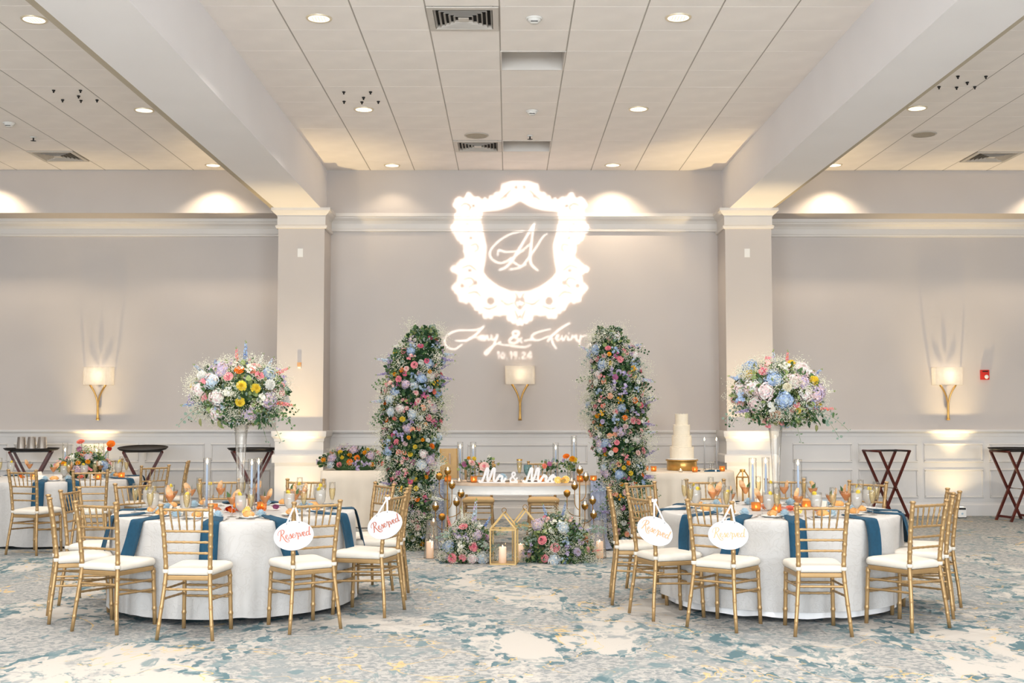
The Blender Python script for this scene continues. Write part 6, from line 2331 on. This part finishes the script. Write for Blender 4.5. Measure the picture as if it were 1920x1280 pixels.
# ================================================================ Reserved signs
def reserved(loc, rz, tilt, label, ink, post, bow_=False):
    """oval board hanging on a ribbon; local x = width, z up, front = -y"""
    t = thing('reserved_sign', label, 'sign', loc, rz, 'oval Reserved signs')
    a, b, th = 0.134, 0.098, 0.006
    R = Matrix.Rotation(tilt, 4, 'Y')
    mb = MB()
    n = 48
    mb.grid([[(0.02 * a * cos(2 * pi * k / n), -th, 0.02 * b * sin(2 * pi * k / n)) for k in range(n)], [(0.985 * a * cos(2 * pi * k / n), -th, 0.985 * b * sin(2 * pi * k / n)) for k in range(n)],
             [(a * cos(2 * pi * k / n), -th * 0.8, b * sin(2 * pi * k / n)) for k in range(n)], [(a * cos(2 * pi * k / n), 0, b * sin(2 * pi * k / n)) for k in range(n)], [(0.02 * a * cos(2 * pi * k / n), 0, 0.02 * b * sin(2 * pi * k / n)) for k in range(n)]], 0, False, True)
    board = mb.build('board', M['signw'], t, (0, 0, 0), (0, tilt, 0))
    mb = MB()
    x = 0.0
    for ch_, adv in (('R', 1.35), ('e', 0.82), ('s', 0.80), ('e', 0.82), ('r', 0.92), ('v', 0.86), ('e', 0.82), ('d', 1.0)):
        for st in GL[ch_]:
            stroke(mb, [(p[0] + x, p[1]) for p in st], 0.19, 0.0012, 0.0275, (-0.094, -0.014), 5, 0.45)
        x += adv
    mb.build('lettering', ink, board, (0, -th - 0.0012, 0), (0, -0.06, 0))
    for s in (-1, 1):
        hole = R @ Vector((s * 0.042, -th, b * 0.86))
        MB().lathe([(0.0035, 0.0), (0.001, 0.0005)], 8).build('hole', M['dark'], t, (hole.x, hole.y - 0.0008, hole.z), (pi / 2, 0, 0))
        top = Vector(post)
        d = top - hole
        rr = Vector((1, 0, 0)) * 0.006
        MB().add([hole - rr, hole + rr, top + rr, top - rr, hole - rr + Vector((0, 0.001, 0)), hole + rr + Vector((0, 0.001, 0)), top + rr + Vector((0, 0.001, 0)), top - rr + Vector((0, 0.001, 0))], [(0, 1, 2, 3), (7, 6, 5, 4), (0, 4, 5, 1), (1, 5, 6, 2), (2, 6, 7, 3), (3, 7, 4, 0)]).build('ribbon', M['ribbon'], t)
    # bow
    for s in ((-1, 1) if bow_ else ()):
        pts_ = [(post[0], post[1] - 0.004, post[2]), (post[0] + s * 0.014, post[1] - 0.012, post[2] + 0.008), (post[0] + s * 0.022, post[1] - 0.006, post[2] + 0.002), (post[0] + s * 0.012, post[1] - 0.012, post[2] - 0.006), (post[0], post[1] - 0.004, post[2])]
        mb = MB()
        mb.grid([[(x_, y_, z_ - 0.006) for x_, y_, z_ in pts_], [(x_, y_, z_ + 0.006) for x_, y_, z_ in pts_]])
        mb.build('bow_loop', M['ribbon'], t)


reserved((-1.437, 7.945, 0.662), 0.34, -0.09, 'oval white Reserved sign hung level on a chair of the left table', M['rosegold'], (0.01, 0.03, 0.2))
reserved((-0.89, 8.572, 0.672), 0.42, -0.30, 'oval white Reserved sign tilted up to the right, left table', M['rosegold'], (0.025, 0.025, 0.19), True)
reserved((1.05, 8.428, 0.642), -0.35, 0.42, 'oval white Reserved sign slanting down to the right, right table', M['goldink'], (-0.01, 0.03, 0.215), True)
reserved((1.488, 7.975, 0.662), -0.22, 0.03, 'oval white Reserved sign hung level on a chair of the right table', M['goldink'], (0.02, 0.035, 0.2))

# ================================================================ monogram projector (hangs from the ceiling above the camera side of the hall)
# glass gobo: an opaque plate whose clear shapes let the beam through
GW, GH = 536, 640                     # raster of the design, x right, y down
half = [(535, 66), (470, 68), (425, 85), (432, 115), (400, 152), (330, 184), (232, 190), (205, 152), (180, 186), (125, 190), (108, 215), (130, 250), (124, 310), (103, 350), (110, 400), (150, 440), (185, 500), (190, 550), (150, 600), (92, 624), (140, 660), (150, 700), (106, 740), (130, 790), (165, 838), (240, 850), (258, 900), (330, 944), (390, 918), (440, 912), (480, 962), (535, 996)]
inner = [(535, 198), (470, 236), (390, 260), (290, 270), (282, 330), (300, 400), (320, 480), (312, 570), (298, 650), (330, 692), (400, 742), (470, 772), (535, 777)]


def mirror(p):
    return p + [(1070 - x, y) for x, y in p[::-1]]


yy, xx = np.mgrid[0:GH, 0:GW]
xx = xx * 2.0
yy = yy * 2.0


def fill(poly):
    m = np.zeros(xx.shape, bool)
    n = len(poly)
    for i in range(n):
        (x0, y0), (x1, y1) = poly[i], poly[(i + 1) % n]
        if y0 == y1:
            continue
        c = ((y0 > yy) != (y1 > yy)) & (xx < (x1 - x0) * (yy - y0) / (y1 - y0) + x0)
        m ^= c
    return m


def disc(m, x, y, r):
    x0, x1, y0, y1 = int((x - r) / 2) - 1, int((x + r) / 2) + 2, int((y - r) / 2) - 1, int((y + r) / 2) + 2
    x0, y0 = max(0, x0), max(0, y0)
    s = (slice(y0, max(y0, y1)), slice(x0, max(x0, x1)))
    m[s] |= (xx[s] - x) ** 2 + (yy[s] - y) ** 2 < r * r


def pen(m, pts, w):
    pp = smooth_path(pts, 14)
    for i, p in enumerate(pp):
        u = i / max(1, len(pp) - 1)
        disc(m, p[0], p[1], w * (0.7 + 0.3 * sin(pi * u)))


mask = fill(mirror(half)) & ~fill(mirror(inner))
# scrolled edge: small lobes round the outline, cut curls inside the frame
for i in range(2, len(half) - 1):
    (x0, y0), (x1, y1) = half[i], half[i + 1]
    for u in (0.25, 0.75):
        for sx_ in (0, 1):
            X = x0 + (x1 - x0) * u
            disc(mask, 1070 - X if sx_ else X, y0 + (y1 - y0) * u, 11 + 5 * ((i + int(u * 4)) % 3))
curls = np.zeros(mask.shape, bool)
for pts_ in ([(405, 190), (440, 160), (470, 130)], [(150, 230), (180, 215), (210, 235), (200, 260)], [(150, 360), (190, 340), (215, 370), (190, 395)], [(215, 480), (250, 470), (262, 500), (240, 520)], [(160, 625), (210, 610), (250, 640)], [(170, 700), (215, 690), (235, 720), (205, 750)], [(200, 790), (250, 780), (280, 810)], [(300, 880), (340, 890), (385, 870)], [(410, 830), (450, 860), (490, 850)], [(500, 900), (515, 930), (520, 960)], [(505, 790), (520, 815), (505, 850), (520, 880)]):
    pen(curls, pts_, 4.5)
    pen(curls, [(1070 - a, b) for a, b in pts_], 4.5)
mask &= ~curls
for hx, hy, r in ((345, 838, 17), (725, 838, 17), (520, 828, 10), (550, 828, 10), (535, 880, 10), (535, 940, 7), (440, 166, 8), (630, 166, 8), (508, 108, 7), (562, 108, 7), (230, 230, 7), (840, 230, 7), (245, 720, 10), (825, 720, 10), (160, 740, 9), (910, 740, 9), (215, 430, 7), (855, 430, 7), (210, 640, 8), (860, 640, 8)):
    k = np.zeros(mask.shape, bool)
    disc(k, hx, hy, r * 1.45)
    mask &= ~k
for st, w in (([(632, 338), (596, 392), (540, 486), (480, 580), (440, 622), (404, 636)], 9), ([(560, 386), (480, 402), (400, 448), (346, 508), (346, 558), (400, 592), (466, 572), (540, 520), (604, 466)], 7), ([(392, 542), (398, 510), (450, 520), (560, 512)], 7),
              ([(624, 350), (612, 450), (602, 550), (612, 604), (652, 640)], 9), ([(712, 404), (684, 424), (640, 492), (590, 562), (540, 618), (470, 634)], 7), ([(470, 560), (500, 590), (540, 612), (575, 600)], 6),
              # names below the crest
              ([(300, 1002), (250, 1026), (130, 1030), (52, 1072), (58, 1128), (110, 1150), (158, 1120)], 7), ([(302, 1002), (246, 1058), (190, 1092), (120, 1094)], 8), ([(210, 1072), (260, 1074), (300, 1060)], 5),
              ([(268, 1090), (280, 1062), (286, 1092), (300, 1062), (306, 1092), (322, 1062), (330, 1090), (344, 1084)], 6), ([(350, 1062), (352, 1086), (374, 1082), (390, 1060), (362, 1126), (322, 1180), (310, 1168), (360, 1128), (410, 1104)], 7),
              ([(548, 1106), (500, 1066), (490, 1040), (520, 1034), (524, 1056), (476, 1080), (470, 1104), (504, 1110), (546, 1078)], 8), ([(400, 1118), (470, 1126), (560, 1136), (604, 1122)], 6),
              ([(858, 982), (800, 1016), (740, 1066), (716, 1098)], 8), ([(730, 1020), (640, 1044), (612, 1072), (650, 1092), (720, 1066)], 7), ([(740, 1070), (748, 1110), (770, 1144)], 7), ([(560, 1096), (600, 1088), (640, 1090)], 5),
              ([(766, 1082), (786, 1066), (778, 1058), (768, 1078), (782, 1092), (802, 1080)], 6), ([(806, 1062), (816, 1092), (834, 1062)], 6), ([(846, 1066), (850, 1090), (862, 1086)], 6), ([(868, 1090), (874, 1064), (882, 1074), (900, 1062), (904, 1092), (924, 1092), (928, 1060), (920, 1134)], 6), ([(928, 1072), (970, 1062), (1004, 1076), (998, 1110), (968, 1136)], 6),
              # date
              ([(388, 1178), (398, 1168), (398, 1210)], 4.5), ([(424, 1168), (414, 1190), (424, 1210), (436, 1190), (424, 1168)], 4.5), ([(452, 1208), (453, 1208)], 5), ([(470, 1178), (480, 1168), (480, 1210)], 4.5), ([(512, 1182), (500, 1190), (496, 1176), (508, 1168), (514, 1184), (506, 1210)], 4.5), ([(532, 1208), (533, 1208)], 5),
              ([(548, 1178), (560, 1168), (568, 1182), (548, 1210), (574, 1210)], 4.5), ([(604, 1210), (604, 1168), (584, 1198), (612, 1198)], 4.5), ([(852, 1046), (853, 1046)], 5)):
    pen(mask, st, w)

LP = Vector((0.30, 5.0, 4.42))       # lamp
YT = 16.26                           # wall the design lands on
x_a, x_b = (820 - 952) / 2200 * YT, (1130 - 952) / 2200 * YT
z_a, z_b = 4.838, 2.082              # heights of the top and bottom of the design on the wall
DP = 0.5                             # lamp to plate
kk = DP / (YT - LP.y)


def plate_pt(c, r):
    X = x_a + (x_b - x_a) * c / GW
    Z = z_a + (z_b - z_a) * r / GH
    return (LP.x + (X - LP.x) * kk, LP.y + DP, LP.z + (Z - LP.z) * kk)


mb = MB()
BIG = 60
for r in range(0, GH, 2):
    row = mask[r]
    c = 0
    while c < GW:
        if row[c]:
            c += 1
            continue
        c1 = c
        while c1 < GW and not row[c1]:
            c1 += 1
        mb.add([plate_pt(c, r), plate_pt(c1, r), plate_pt(c1, r + 2), plate_pt(c, r + 2)], [(0, 1, 2, 3)])
        c = c1
for a0, a1, b0, b1 in ((-400, 0, -400, GH + 400), (GW, GW + 400, -400, GH + 400), (0, GW, -400, 0), (0, GW, GH, GH + 400)):
    mb.add([plate_pt(a0, b0), plate_pt(a1, b0), plate_pt(a1, b1), plate_pt(a0, b1)], [(0, 1, 2, 3)])
pj = thing('gobo_projector', 'monogram projector hanging from the ceiling', 'projector', (LP.x, LP.y, LP.z))
pl = mb.build('gobo_plate', M['black'], pj, (-LP.x, -LP.y, -LP.z))
pl['kind'] = 'stuff'
for a in ((-0.2, 0.2, -0.22, -0.2, -0.12, 0.12), (-0.2, -0.19, -0.2, DP, -0.14, 0.12), (0.19, 0.2, -0.2, DP, -0.14, 0.12), (-0.2, 0.2, -0.2, DP, 0.12, 0.13), (-0.2, 0.2, -0.2, DP, -0.15, -0.14)):
    MB().box(*a).build('housing_panel', M['black'], pj)
MB().tube([(0, 0.1, 0.13), (0, 0.1, ZC - LP.z)], 0.015, 8).build('drop_rod', M['black'], pj)
tgt = (0.5 * (x_a + x_b), YT, 0.5 * (z_a + z_b))
light('gobo_lamp', 'SPOT', LP, 5200, (1.0, 0.93, 0.86), target=tgt, spot_size=radians(17), spot_blend=0.05, shadow_soft_size=0.0007)
light('gobo_lamp_warm', 'SPOT', LP, 3000, (1.0, 0.60, 0.36), target=tgt, spot_size=radians(17), spot_blend=0.05, shadow_soft_size=0.004)  # second lamp added at the same spot for the orange fringe
